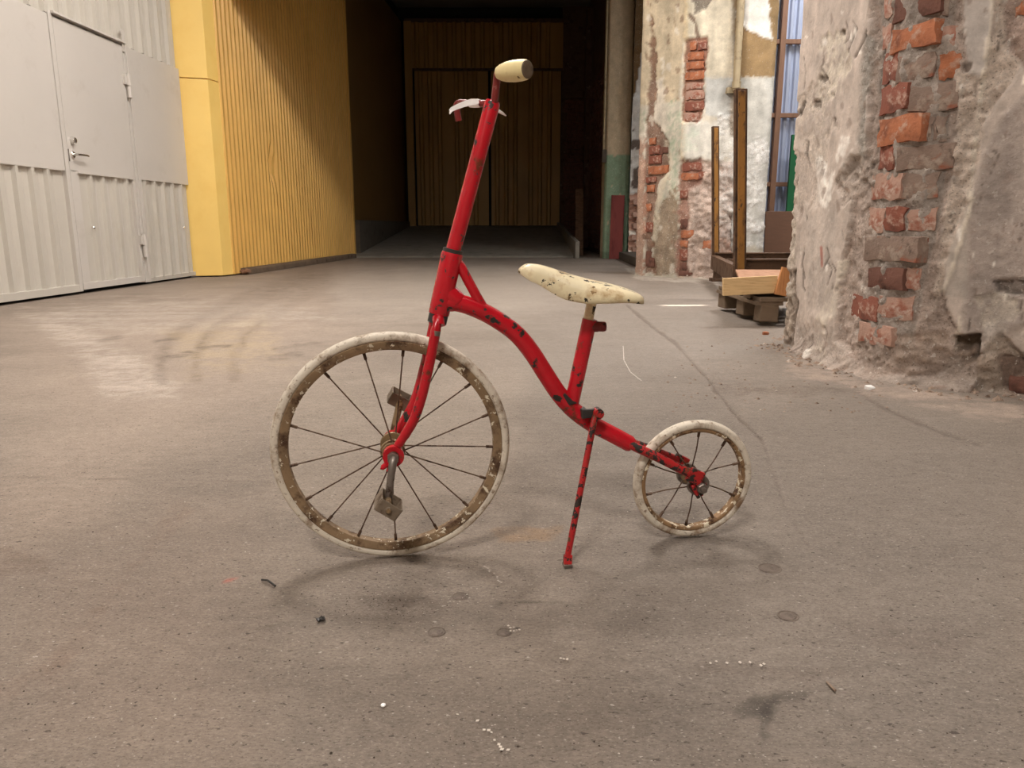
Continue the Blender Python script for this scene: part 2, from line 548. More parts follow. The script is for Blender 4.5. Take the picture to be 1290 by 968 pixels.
# pale dust band along the slab edge on the left
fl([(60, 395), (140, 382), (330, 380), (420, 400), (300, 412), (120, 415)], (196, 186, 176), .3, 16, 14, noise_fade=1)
# joints in the slab on the right
fl([(790, 385), (822, 412), (850, 432), (890, 475), (925, 520), (960, 553)], (104, 92, 82), .8, 2.5, 2, line=1.6, dz=-.004)
fl([(960, 553), (990, 640), (1020, 690)], (112, 100, 92), .5, 2, 2, line=1.0, dz=-.002)
fl([(1070, 486), (1110, 512), (1180, 542), (1235, 560)], (112, 100, 92), .7, 2, 2, line=1.6, dz=-.004)
fl([(905, 492), (1030, 486), (1130, 490), (1010, 500)], (92, 82, 74), .6, 5, 9, noise_fade=.8, dz=-.003)
fl([(895, 470), (960, 490), (940, 505), (900, 500)], (96, 84, 76), .5, 5, 9, noise_fade=.9, dz=-.004)
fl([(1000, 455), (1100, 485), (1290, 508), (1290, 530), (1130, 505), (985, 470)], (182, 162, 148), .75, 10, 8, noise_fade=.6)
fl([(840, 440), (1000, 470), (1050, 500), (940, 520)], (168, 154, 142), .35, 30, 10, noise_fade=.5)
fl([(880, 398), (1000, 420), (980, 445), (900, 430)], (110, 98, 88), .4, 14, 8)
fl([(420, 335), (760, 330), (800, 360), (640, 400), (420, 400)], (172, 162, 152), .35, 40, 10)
fl([(790, 340), (905, 345), (905, 358), (800, 352)], (200, 190, 176), .5, 4, 4)
# stains and wear
fl([(930, 893), (950, 884), (985, 880), (1014, 876)], (40, 37, 35), .85, 8, 2.5, line=5.5, noise_fade=.3)
fl([(975, 884), (966, 900), (962, 925)], (44, 41, 39), .85, 9, 2.5, line=6.5, noise_fade=.3)
fl([(936, 900), (965, 893)], (48, 45, 43), .8, 8, 2.5, line=5, noise_fade=.3)
fl([(880, 842), (1010, 850), (1060, 846)], (110, 98, 90), .4, 4, 4, line=5, noise_fade=.8)
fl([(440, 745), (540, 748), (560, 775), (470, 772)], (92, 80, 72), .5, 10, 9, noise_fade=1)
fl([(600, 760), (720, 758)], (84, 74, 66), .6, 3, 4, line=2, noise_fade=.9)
fl([(0, 690), (70, 705), (60, 725), (0, 722)], (110, 92, 78), .5, 14, 8, noise_fade=.6)
fl([(1050, 780), (1250, 790), (1200, 830), (1080, 815)], (112, 100, 92), .35, 20, 12, noise_fade=.7)
fl([(620, 668), (710, 664), (700, 680), (630, 682)], (150, 118, 84), .5, 5, 4, noise_fade=.7)
fl([(284, 732), (297, 728)], (190, 86, 72), .6, 4, 3, line=2, noise_fade=.8)
fl([(300, 795), (340, 790)], (84, 72, 64), .5, 3, 3, line=1.5, noise_fade=.8)
fl([(230, 640), (110, 790), (60, 850), (0, 880)], (126, 102, 86), .35, 14, 10, line=9, noise_fade=.6)
for cxp, cyp, rx, ry in ((970, 716, 15, 5), (993, 776, 14, 6), (550, 796, 12, 6), (635, 797, 10, 5), (580, 751, 11, 4.5)):
    ring = [(cxp + rx * math.cos(t), cyp + ry * math.sin(t)) for t in np.linspace(0, 2 * math.pi, 14)[:-1]]
    fl(ring, (112, 98, 88), .75, 3, 1.5, dz=-.0012)
    fl([(cxp - rx * .5, cyp + 1), (cxp + rx * .6, cyp + ry * .3)], (82, 70, 62), .8, 2, 1.5, line=1.6)
for a, b in (((1188, 690), (1192, 706)), ((1196, 688), (1203, 708)), ((1204, 690), (1210, 706)), ((240, 870), (260, 900)), ((250, 866), (272, 892))):
    fl([a, b], (112, 98, 88), .6, 2, 1, line=1)
M['floor'] = attr_mat('floor_concrete', rough=0.66, fine=150, amount=0.34, bmp=0.55, bscale=130, coarse=30, camount=0.16, spec=0.3, stretch=(1, 1.7, 1),
                      speck=[(lin(60, 50, 44), 85, 0.655, 0.03, .7), (lin(200, 190, 180), 120, 0.685, 0.02, .7), (lin(84, 72, 64), 210, 0.60, 0.05, .5), (lin(186, 174, 162), 260, 0.62, 0.05, .4)])
Pz[:, 2] = hz
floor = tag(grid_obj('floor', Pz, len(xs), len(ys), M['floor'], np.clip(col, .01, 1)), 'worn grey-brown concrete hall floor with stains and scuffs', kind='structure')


# chalk and scratch marks, thin films of paint lying on the concrete
def mark(pts, width, rgb, dots=0.0, name='chalk_mark'):
    mb = MB()
    P = [ground(u, v) for u, v in pts]
    L = [0]
    for i in range(len(P) - 1):
        L.append(L[-1] + float(np.linalg.norm(P[i + 1] - P[i])))
    s = 0.0
    st = 0.004
    while s < L[-1]:
        k = max(j for j in range(len(L)) if L[j] <= s)
        k = min(k, len(P) - 2)
        t = (s - L[k]) / (L[k + 1] - L[k])
        c = P[k] * (1 - t) + P[k + 1] * t
        d = (P[k + 1] - P[k]) / (L[k + 1] - L[k])
        n = np.array([-d[1], d[0], 0])
        if random.random() >= dots:
            w = width * random.uniform(.4, 1.0) / 2 * (1.0 if dots else .7)
            o = n * width * random.uniform(-.5, .5) * (1 if dots else .25)
            l = st * random.uniform(.45, .75 if not dots else .6)
            z = np.array([0, 0, .0034])
            q = [c + o + n * w + z, c + o - d * l + z, c + o - n * w + z, c + o + d * l + z]
            mb.add(q, [(0, 1, 2, 3)])
        s += st
    m = worn('chalk', lin(*rgb), rough=.9, var=.08)
    o = obj(name, mb, m, floor)
    tag(o, kind='stuff')
    return o


mark([(785, 437), (786, 455), (794, 470), (808, 481)], .007, (226, 216, 206))
mark([(890, 837), (930, 838), (966, 841)], .006, (206, 196, 184), .45)
mark([(566, 898), (592, 908), (615, 925), (645, 958)], .006, (206, 196, 184), .6)
mark([(636, 792), (662, 796), (640, 800)], .006, (206, 196, 184), .5)
mark([(612, 716), (632, 737)], .005, (186, 176, 166), .5)
mark([(706, 834), (724, 836)], .006, (206, 196, 184), .4)

# round plugs set into the slab
for cxp, cyp, rx in ((970, 716, 15), (993, 776, 14), (550, 796, 12), (635, 797, 10), (580, 751, 11)):
    q = ground(cxp, cyp)
    k = int(np.argmin((Pz[:, 0] - q[0]) ** 2 + (Pz[:, 1] - q[1]) ** 2))
    r = rx * q[1] * 1.05 / F
    mb = MB().lathe([(-.004, r), (.0008, r * .98), (.0012, r * .90), (.0002, r * .84), (.0002, r * .72), (.0010, r * .66), (.0006, r * .2)], (0, 0, 0), (0, 0, 1), 20)
    o = obj('floor_plug', mb, M['plug'], floor, smooth=True)
    o.location = (q[0], q[1], Pz[k, 2] + .0008)

# small grit and crumbs
mb = MB()


def crumb(mb, c, r):
    vs = [(c[0] + r * random.uniform(.5, 1.1) * math.cos(a + .4), c[1] + r * random.uniform(.5, 1.1) * math.sin(a + .4), c[2] + r * random.uniform(.0, .12)) for a in (0, 1.26, 2.5, 3.77, 5.0)]
    vs.append((c[0], c[1], c[2] + r * random.uniform(.4, .8)))
    mb.add(vs, [(0, 1, 5), (1, 2, 5), (2, 3, 5), (3, 4, 5), (4, 0, 5), (4, 3, 2, 1, 0)])


for i in range(420):
    u, v = random.uniform(-20, 1300), 430 + 530 * random.random() ** .8
    p = ground(u, v)
    if p[0] > 1.1 and p[1] > 2.0:
        continue
    crumb(mb, (p[0], p[1], 0.0005), random.uniform(.0005, .0015) * (1 + p[1] * .35))
for i in range(150):
    p = ground(random.gauss(520, 70), random.gauss(757, 14))
    crumb(mb, (p[0], p[1], 0.0005), random.uniform(.0006, .0016))
tag(obj('floor_grit', mb, M['grit']), 'fine dark and pale grit scattered over the concrete floor', 'grit', kind='stuff')

# ------------------------------------------------------------------ left wall of grey sheet metal, with the door
AL = math.atan(.0466)


def W(p, z, off=0.0):
    return (-3.396 + .0466 * (p - 4.975) + off * math.cos(AL), p - off * math.sin(AL), z)


def wbox(mb, p0, p1, z0, z1, o0, o1):
    vs = [W(p0, z0, o0), W(p1, z0, o0), W(p1, z0, o1), W(p0, z0, o1), W(p0, z1, o0), W(p1, z1, o0), W(p1, z1, o1), W(p0, z1, o1)]
    return mb.add(vs, [(0, 3, 2, 1), (4, 5, 6, 7), (0, 1, 5, 4), (1, 2, 6, 5), (2, 3, 7, 6), (3, 0, 4, 7)])


def wsheet(p0, p1, z0, z1, pitch, rib, depth, off, first=None):
    """ribbed sheet: flat pans with raised ribs `rib` wide"""
    pr = [(p0, 0)]
    p = first if first is not None else p0 + pitch * .5
    while p < p1 - rib:
        pr += [(p - rib * .5, 0), (p - rib * .28, depth), (p + rib * .28, depth), (p + rib * .5, 0)]
        # shallow stiffening groove in the pan
        q = p + pitch * .5
        if q + .02 < p1:
            pr += [(q - .012, 0), (q, -.004), (q + .012, 0)]
        p += pitch
    pr.append((p1, 0))
    pr = [q for i, q in enumerate(pr) if i == 0 or q[0] > pr[i - 1][0]]
    n = len(pr)
    vs = [W(a, z0, off + b) for a, b in pr] + [W(a, z1, off + b) for a, b in pr]
    return MB().add(vs, [(i, i + 1, n + i + 1, n + i) for i in range(n - 1)])


mb = MB()
wbox(mb, -4, 7.83, 0.0, 4.9, -.16, -.06)
wall_left = tag(obj('wall_left', mb, M['dark_gap']), 'light grey sheet-metal hall wall with a steel door in it', kind='structure')
obj('corrugated_sheet', wsheet(-4, 5.86, .03, .93, .167, .05, .028, -.03, 0.157 - .02), M['grey_sheet'], wall_left)
obj('corrugated_sheet', wsheet(6.905, 7.82, .03, .93, .172, .05, .028, -.03, 6.99), M['grey_sheet'], wall_left)
obj('corrugated_sheet', wsheet(-4, 7.82, 2.03, 4.9, .167, .05, .030, -.03, 0.157), M['grey_sheet'], wall_left)
for p0, p1 in ((-1.2, 1.1), (1.11, 3.44), (3.45, 5.845), (6.915, 7.82)):
    mb = MB()
    wbox(mb, p0, p1, .925, 2.025, -.03, .0)
    obj('flat_panel', mb, M['grey_paint'], wall_left, bevel=.003)
mb = MB()
wbox(mb, -4, 5.885, .02, .075, -.06, .002)
obj('bottom_rail', mb, M['grey_sheet'], wall_left, bevel=.003)
mb = MB()
wbox(mb, 6.83, 7.82, .02, .06, -.06, -.002)
obj('bottom_rail', mb, M['grey_sheet'], wall_left, bevel=.003)
mb = MB()
wbox(mb, 5.85, 5.893, .02, 2.05, -.06, .004)
obj('door_post', mb, M['grey_paint'], wall_left, bevel=.003)
mb = MB()
wbox(mb, 6.82, 6.862, .02, 2.06, -.06, .004)
wbox(mb, 6.866, 6.912, .02, 2.03, -.06, .008)
obj('door_post', mb, M['grey_paint'], wall_left, bevel=.003)
mb = MB()
wbox(mb, 5.88, 6.84, 2.035, 2.05, -.05, .03)
obj('drip_rail', mb, M['grey_paint'], wall_left)
mb = MB()
mb.lathe([(0, .004), (.008, .009), (.014, .006)], W(7.647, .505, -.01), (math.cos(AL), -math.sin(AL), 0), 8)
obj('bolt', mb, M['chrome'], wall_left)
AX = (math.cos(AL), -math.sin(AL), 0)

# door leaf
mb = MB()
wbox(mb, 5.90, 6.815, .045, .925, -.055, -.028)
wbox(mb, 5.90, 6.815, .925, 2.018, -.055, .002)
wbox(mb, 5.90, 6.0, .045, .94, -.04, .002)
wbox(mb, 6.775, 6.815, .045, .94, -.04, .002)
wbox(mb, 5.90, 6.815, .03, .082, -.04, .004)
door = tag(obj('door_1', mb, M['grey_paint'], bevel=.003), 'light grey steel door with ribbed lower half and lever handle', kind='structure')
obj('corrugated_sheet', wsheet(6.0, 6.775, .08, .925, .174, .05, .026, -.026, 6.0 + .165), M['grey_sheet'], door)
mb = MB()
wbox(mb, 5.99, 6.78, .918, .932, -.03, .008)
obj('panel_edge', mb, M['grey_paint'], door)
h = MB()
h.lathe([(0, .026), (.008, .026), (.012, .022)], W(5.953, 1.052, .002), AX, 16)
h.lathe([(.01, .009), (.045, .009)], W(5.953, 1.052, .002), AX, 12)
h.tube([W(5.945, 1.052, .045), W(5.99, 1.054, .048), W(6.06, 1.055, .048), W(6.085, 1.052, .046)], [.010, .009, .0085, .0075], 12)
obj('handle', h, M['chrome'], door, smooth=True)
h = MB()
h.lathe([(0, .028), (.01, .028), (.03, .022), (.034, .015)], W(5.963, 1.157, .002), AX, 16)
obj('lock', h, M['chrome'], door, smooth=True)
h = MB()
wbox(h, 5.902, 5.912, 1.0, 1.09, -.02, .004)
obj('lock_plate', h, M['steel'], door)
h = MB()
h.lathe([(0, .011), (.016, .012), (.022, .007)], W(6.112, .507, -.006), AX, 10)
obj('bolt', h, M['chrome'], door, smooth=True)
for z0, z1 in ((1.60, 1.79), (.25, .45)):
    h = MB()
    zm = (z0 + z1) / 2
    h.tube([W(6.822, z0, .026), W(6.822, zm - .004, .026)], .017, 12)
    h.tube([W(6.822, zm + .004, .026), W(6.822, z1, .026)], .020, 12)
    wbox(h, 6.775, 6.82, zm + .01, z1 - .01, 0, .022)
    wbox(h, 6.822, 6.87, z0 + .01, zm - .01, 0, .022)
    obj('hinge', h, M['grey_paint'], door, smooth=True)
h = MB()
wbox(h, 6.808, 6.838, 1.97, 2.10, .004, .016)
h.lathe([(0, .03), (.012, .03)], W(6.823, 2.12, .004), AX, 14)
obj('door_catch', h, M['grey_paint'], door, bevel=.002)

# ------------------------------------------------------------------ yellow pillar and wall along the passage
pil = empty('wall_passage')
tag(pil, 'yellow sheet-metal wall with a smooth corner post beside the dark passage', kind='structure')
for z0, z1 in ((0.012, 1.948), (1.956, 4.9)):
    mb = MB()
    mb.prism([(-3.32, 7.84), (-3.025, 7.92), (-2.985, 8.11), (-3.32, 8.11)], (1, 0, 0), (0, 1, 0), (0, 0, 1), (0, 0, z0), z1 - z0)
    obj('corner_panel', mb, M['yellow'], pil, bevel=.004)
AY = math.atan(.06)


def Yw(p, z, off=0.0):
    return (-3.005 + .06 * (p - 8.08) + off, p, z)


pr = []
p = 8.10
while p < 12.9:
    for a, b in ((0, 0), (.014, .034), (.054, .034), (.068, 0)):
        pr.append((p + a, b))
    p += .105
zs = list(np.linspace(0.015, 4.9, 40))
vs = []
for z in zs:
    for a, b in pr:
        d = math.exp(-((a - 9.45) / .10) ** 2 - ((z - 1.18) / .13) ** 2) + .7 * math.exp(-((a - 9.40) / .07) ** 2 - ((z - 1.32) / .12) ** 2)
        vs.append(Yw(a, z, b - .05 * d))
n = len(pr)
fs = [(r * n + i, r * n + i + 1, (r + 1) * n + i + 1, (r + 1) * n + i) for r in range(len(zs) - 1) for i in range(n - 1)]
obj('corrugated_sheet', MB().add(vs, fs), M['yellow_sheet'], pil)


def ybox(mb, p0, p1, z0, z1, o0, o1):
    vs = [Yw(p0, z0, o0), Yw(p1, z0, o0), Yw(p1, z0, o1), Yw(p0, z0, o1), Yw(p0, z1, o0), Yw(p1, z1, o0), Yw(p1, z1, o1), Yw(p0, z1, o1)]
    return mb.add(vs, [(0, 3, 2, 1), (4, 5, 6, 7), (0, 1, 5, 4), (1, 2, 6, 5), (2, 3, 7, 6), (3, 0, 4, 7)])


mb = MB()
ybox(mb, 12.90, 12.99, 0, 4.9, -.03, .05)
obj('edge_trim', mb, M['yellow_sheet'], pil, bevel=.004)
mb = MB()
ybox(mb, 12.99, 17.7, 0, 4.9, -.06, .0)
obj('flat_panel', mb, M['shaded_sheet'], pil)
mb = MB()
ybox(mb, 13.02, 13.08, 0, 2.2, 0, .03)
obj('edge_trim', mb, M['yellow_sheet'], pil, bevel=.004)
mb = MB()
ybox(mb, 13.1, 17.6, 0, .62, .0, .1)
obj('kerb', mb, M['concrete_dark'], pil)
mb = MB()
ybox(mb, 8.0, 17.8, 0, 5.2, -.3, -.1)
obj('backing', mb, M['dark_gap'], pil)

# timber lying along the foot of the corrugated wall
mb = MB()
a, b = Vector((-2.915, 8.26, .037)), Vector((-2.64, 12.7, .037))
d = (b - a).normalized()
mb.prism([(-.045, -.035), (.045, -.035), (.045, .02), (.02, .032), (-.045, .034)], (d.y, -d.x, 0), (0, 0, 1), d, a, (b - a).length)
tb = tag(obj('timber', mb, M['wood_grey'], bevel=.004), 'long grey timber lying along the foot of the yellow wall', 'timber')
mb = MB()
for i in range(9):
    q = a - d * random.uniform(.0, .03) + Vector((random.uniform(-.035, .04), 0, random.uniform(-.022, .02)))
    mb.box(q, (.035, random.uniform(.03, .07), .018), Matrix.Rotation(random.uniform(-.4, .4), 3, 'Z') @ Matrix.Rotation(random.uniform(-.4, .4), 3, 'X'), .004)
tag(obj('broken_end', mb, M['wood_stud'], tb), 'splintered orange end')

# ------------------------------------------------------------------ passage: ramp, far doors, dark walls
mb = MB()
mb.prism([(12.76, -.01), (12.78, .03), (17.62, .52), (17.62, -.01)], (0, 1, 0), (0, 0, 1), (1, 0, 0), (-2.72, 0, 0), 3.78)
tag(obj('ramp', mb, M['concrete'], bevel=.01), 'concrete ramp rising to the far corrugated doors', kind='structure')
mb = MB()
mb.prism([(12.4, 0.0), (12.4, .27), (17.6, .60), (17.6, 0.0)], (0, 1, 0), (0, 0, 1), (1, 0, 0), (1.03, 0, 0), .07)
tag(obj('ramp_kerb', mb, M['concrete'], bevel=.008), 'thin concrete kerb on the right side of the ramp', kind='structure')


def far_sheet(x0, x1, z0, z1, y, pitch=.205):
    pr = [(x0, 0)]
    x = x0 + .06
    while x < x1 - pitch:
        pr += [(x, 0), (x + .03, -.05), (x + .08, -.05), (x + .11, 0)]
        x += pitch
    pr.append((x1, 0))
    n = len(pr)
    vs = [(a, y + b, z0) for a, b in pr] + [(a, y + b, z1) for a, b in pr]
    return MB().add(vs, [(i, i + 1, n + i + 1, n + i) for i in range(n - 1)])


mb = MB()
mb.box((-.5, 17.85, 2.6), (5.2, .2, 5.2))
wb = tag(obj('wall_back', mb, M['dark_gap']), 'dark end wall of the passage above the corrugated doors', kind='structure')
obj('corrugated_sheet', far_sheet(-2.2, 1.12, 3.92, 4.86, 17.62), M['ochre'], wb)
mb = MB()
mb.box((-2.28, 17.62, 2.7), (.16, .12, 4.36))
obj('door_post', mb, M['ochre'], wb)
mb = MB()
mb.box((-.55, 17.66, 4.9), (3.6, .12, .08))
mb.box((-.55, 17.66, 3.9), (3.4, .1, .05))
obj('door_rail', mb, M['brown_steel'], wb)
for i, (x0, x1) in enumerate(((-2.16, -.53), (-.47, 1.09))):
    mb = MB()
    mb.box(((x0 + x1) / 2, 17.66, 2.2), (x1 - x0, .04, 3.34))
    dl = tag(obj('door_%d' % (i + 2), mb, M['ochre']), ['left', 'right'][i] + ' leaf of the tall ochre corrugated doors up the ramp', kind='structure')
    obj('corrugated_sheet', far_sheet(x0 + .02, (x0 + x1) / 2, .55, 3.86, 17.62), M['ochre'], dl)
    obj('corrugated_sheet', far_sheet((x0 + x1) / 2, x1 - .02, .55, 3.86, 17.625), M['ochre'], dl)

# dark brick wall right of the doors: courses joined, too dim to tell apart
mb = MB()
mb.box((1.5, 17.75, 2.6), (.78, .2, 5.2))
mb.add([(1.62, 12.6, 0), (1.68, 17.65, 0), (1.68, 17.65, 5.2), (1.62, 12.6, 5.2), (2.2, 12.6, 0), (2.2, 17.65, 0), (2.2, 17.65, 5.2), (2.2, 12.6, 5.2)],
       [(0, 3, 2, 1), (0, 4, 7, 3), (4, 5, 6, 7)])
dw = tag(obj('wall_passage_right', mb, M['dark_wall']), 'dark brick side wall of the passage beside the ramp', kind='structure')
mb = MB()
z = .1
while z < 3.3:
    x = 1.14 + random.uniform(0, .1)
    while x < 1.62:
        w = random.choice((.12, .24))
        mb.box((x + w / 2, 17.64, z + .035), (w - .015, .05, .07), None, .008)
        x += w
    yy = 12.9 + random.uniform(0, .2)
    while yy < 17.2:
        w = random.choice((.13, .26))
        if random.random() < .8:
            mb.box((1.625 + .012 * (yy - 12.6), yy, z + .035), (.04, w - .015, .07), None, .008)
        yy += w
    z += .088
tag(obj('brickwork', mb, BRICKS['d'], dw), kind='stuff')
mb = MB()
mb.box((1.4, 17.6, 3.36), (.5, .14, .14))
mb.box((1.62, 16.9, 2.5), (.12, .3, 4.9))
obj('pilaster', mb, M['dark_wall'], dw)

# board leaning by the kerb
mb = MB()
mb.box((0, 0, .58), (.14, .02, 1.16))
o = tag(obj('brown_board', mb, M['wood_dark'], bevel=.003), 'narrow brown board leaning in the dark behind the ramp kerb', 'board')
o.location = (1.20, 13.6, 0)
o.rotation_euler = (R(-4), 0, R(8))

# column with green dado
mb = MB()
zc = np.concatenate([np.linspace(0, 4.6, 150)])
path = [(1.47, 12.72), (1.475, 12.40), (1.50, 12.35), (1.68, 12.34), (1.86, 12.35), (1.89, 12.40), (1.89, 12.72)]
pp = []
for i in range(len(path) - 1):
    k = 8 if np.hypot(path[i + 1][0] - path[i][0], path[i + 1][1] - path[i][1]) > .1 else 3
    for t in range(k):
        pp.append((path[i][0] + (path[i + 1][0] - path[i][0]) * t / k, path[i][1] + (path[i + 1][1] - path[i][1]) * t / k))
pp.append(path[-1])
pp = np.array(pp)
U, Z = np.meshgrid(np.arange(len(pp)), zc)
U, Z = U.ravel(), Z.ravel()
arc = np.concatenate([[0], np.cumsum(np.hypot(*np.diff(pp, axis=0).T))])
nz = fbm(arc[U] * 14, Z * 7, 4, 5)
ny = fbm(arc[U] * 5, Z * 3, 4, 15)
V = np.stack([pp[U, 0], pp[U, 1] + .012 * nz, Z], 1)
cc = np.array(lin(196, 178, 150))[None] * (1 + .35 * nz[:, None])
g = (Z < 1.63 + .02 * nz) & (nz < .22) & (arc[U] > .3)
cc[g] = np.array(lin(138, 160, 134)) * (1 + .2 * ny[g][:, None])
lowm = Z < .12
cc[lowm] *= .7
M['plaster'] = attr_mat('plaster', rough=.95, fine=95, amount=.34, bmp=1.0, bscale=60, coarse=16, camount=.14, relief='Relief',
                        speck=[(lin(110, 94, 82), 130, .62, .04, .6), (lin(232, 224, 214), 60, .64, .04, .55), (lin(150, 118, 100), 22, .60, .1, .35)])
column = tag(grid_obj('pillar', V, len(pp), len(zc), M['plaster'], np.clip(cc, .01, 1)), 'slim plastered column with a pale green lower half by the ramp', kind='structure')

mb = MB()
mb.box((1.455, 12.34, 1.60), (.07, .06, .20))
obj('junction_box', mb, M['concrete_dark'], column, bevel=.006)
mb = MB()
mb.tube([(1.452, 12.37, 1.70), (1.452, 12.37, 4.8)], .016, 10)
obj('conduit', mb, M['pipe'], column, smooth=True)
mb = MB()
mb.box((0, 0, .5), (.21, .025, 1.0))
o = tag(obj('red_board', mb, M['red_board'], bevel=.003), 'dark red board leaning upright against the green column', 'board')
o.location = (1.665, 12.22, 0)
o.rotation_euler = (R(-3), R(1), R(-2))

# piece of wall in the gap behind the pier, with its low platform
xs_, zs_ = np.linspace(1.85, 3.6, 60), np.linspace(0, 4.9, 160)
X, Z = np.meshgrid(xs_, zs_)
X, Z = X.ravel(), Z.ravel()
nz = fbm(X * 8, Z * 12, 4, 77)
nb = fbm(X * 3, Z * 4, 4, 78)
cc = np.array(lin(206, 202, 196))[None] * (1 + .4 * nb[:, None])
lo = Z < 1.0 + .3 * nb
cc[lo] = (np.array(lin(190, 150, 132))[None] * (1 + .7 * nz[:, None]))[lo]
lo2 = (nz > .12) & (Z < 1.5)
cc[lo2] = lin(232, 226, 216)
hi = Z > 2.45 + .75 * np.clip((X - 1.87) / .12, 0, 1) + .1 * nb  # slanting shadow on the upper wall, painted in as brown
cc[hi] = lin(110, 86, 58)
md = (Z > 1.1) & (Z < 2.1) & (nb < -.02)
cc[md] = lin(104, 92, 84)
wg = tag(grid_obj('wall_bay', np.stack([X, 12.15 - .10 * nz - .03 * np.sign(np.sin(Z * 70)) * (Z < 1.0), Z], 1), 60, 160, M['plaster'], np.clip(cc, .01, 1)), 'whitewashed rough wall seen in the slit beside the green column', kind='structure')
mb = MB()
for r in range(9):
    x = 1.9 + (r % 2) * .06
    while x < 2.3:
        mb.box((x + .09, 12.11, .16 + r * .09), (.17, .09, .072), None, .012)
        x += .19
tag(obj('brickwork', mb, BRICKS['p'], wg), kind='stuff')
mb = MB()
mb.prism([(1.69, 11.79), (1.60, 9.73), (3.4, 9.6), (3.4, 12.1), (1.70, 12.1)], (1, 0, 0), (0, 1, 0), (0, 0, 1), (0, 0, 0), .12)
tag(obj('floor_platform', mb, M['concrete_dark'], bevel=.01), 'low dark concrete platform between the column and the brick pier', kind='structure')

# ------------------------------------------------------------------ shell of the hall beyond the frame
mb = MB()
mb.box((1.5, 7, 5.3), (11, 24, .2))
tag(obj('ceiling', mb, M['ceiling']), 'high dim hall ceiling', kind='structure')
mb = MB()
mb.box((1, -4.1, 2.6), (10, .2, 5.4))
tag(obj('wall_front', mb, M['plain_wall']), 'plain hall wall behind the camera', kind='structure')
mb = MB()
# side wall of the bay with a narrow slit the sun comes through
SL_Y0, SL_Y1, SL_Z0, SL_Z1 = 5.28, 5.36, 2.92, 3.22
mb.box((6.1, (-4 + SL_Y0) / 2, 2.6), (.2, SL_Y0 + 4, 5.4))
mb.box((6.1, (19 + SL_Y1) / 2, 2.6), (.2, 19 - SL_Y1, 5.4))
mb.box((6.1, (SL_Y0 + SL_Y1) / 2, SL_Z0 / 2 - .05), (.2, SL_Y1 - SL_Y0, SL_Z0 + .1 - .0))
mb.box((6.1, (SL_Y0 + SL_Y1) / 2, (SL_Z1 + 5.3) / 2), (.2, SL_Y1 - SL_Y0, 5.3 - SL_Z1))
tag(obj('wall_side', mb, M['plain_wall']), 'plain side wall of the bay with a narrow light slit', kind='structure')
mb = MB()
mb.box((-.7, 8.55, 4.05), (4.7, .45, 2.2))
tag(obj('lintel', mb, M['plain_wall']), 'deep beam over the mouth of the passage', kind='structure')
mb = MB()
mb.box((3.9, 18.2, 2.6), (4.6, .2, 5.4))
tag(obj('wall_far', mb, M['plain_wall']), 'end wall of the far bay', kind='structure')


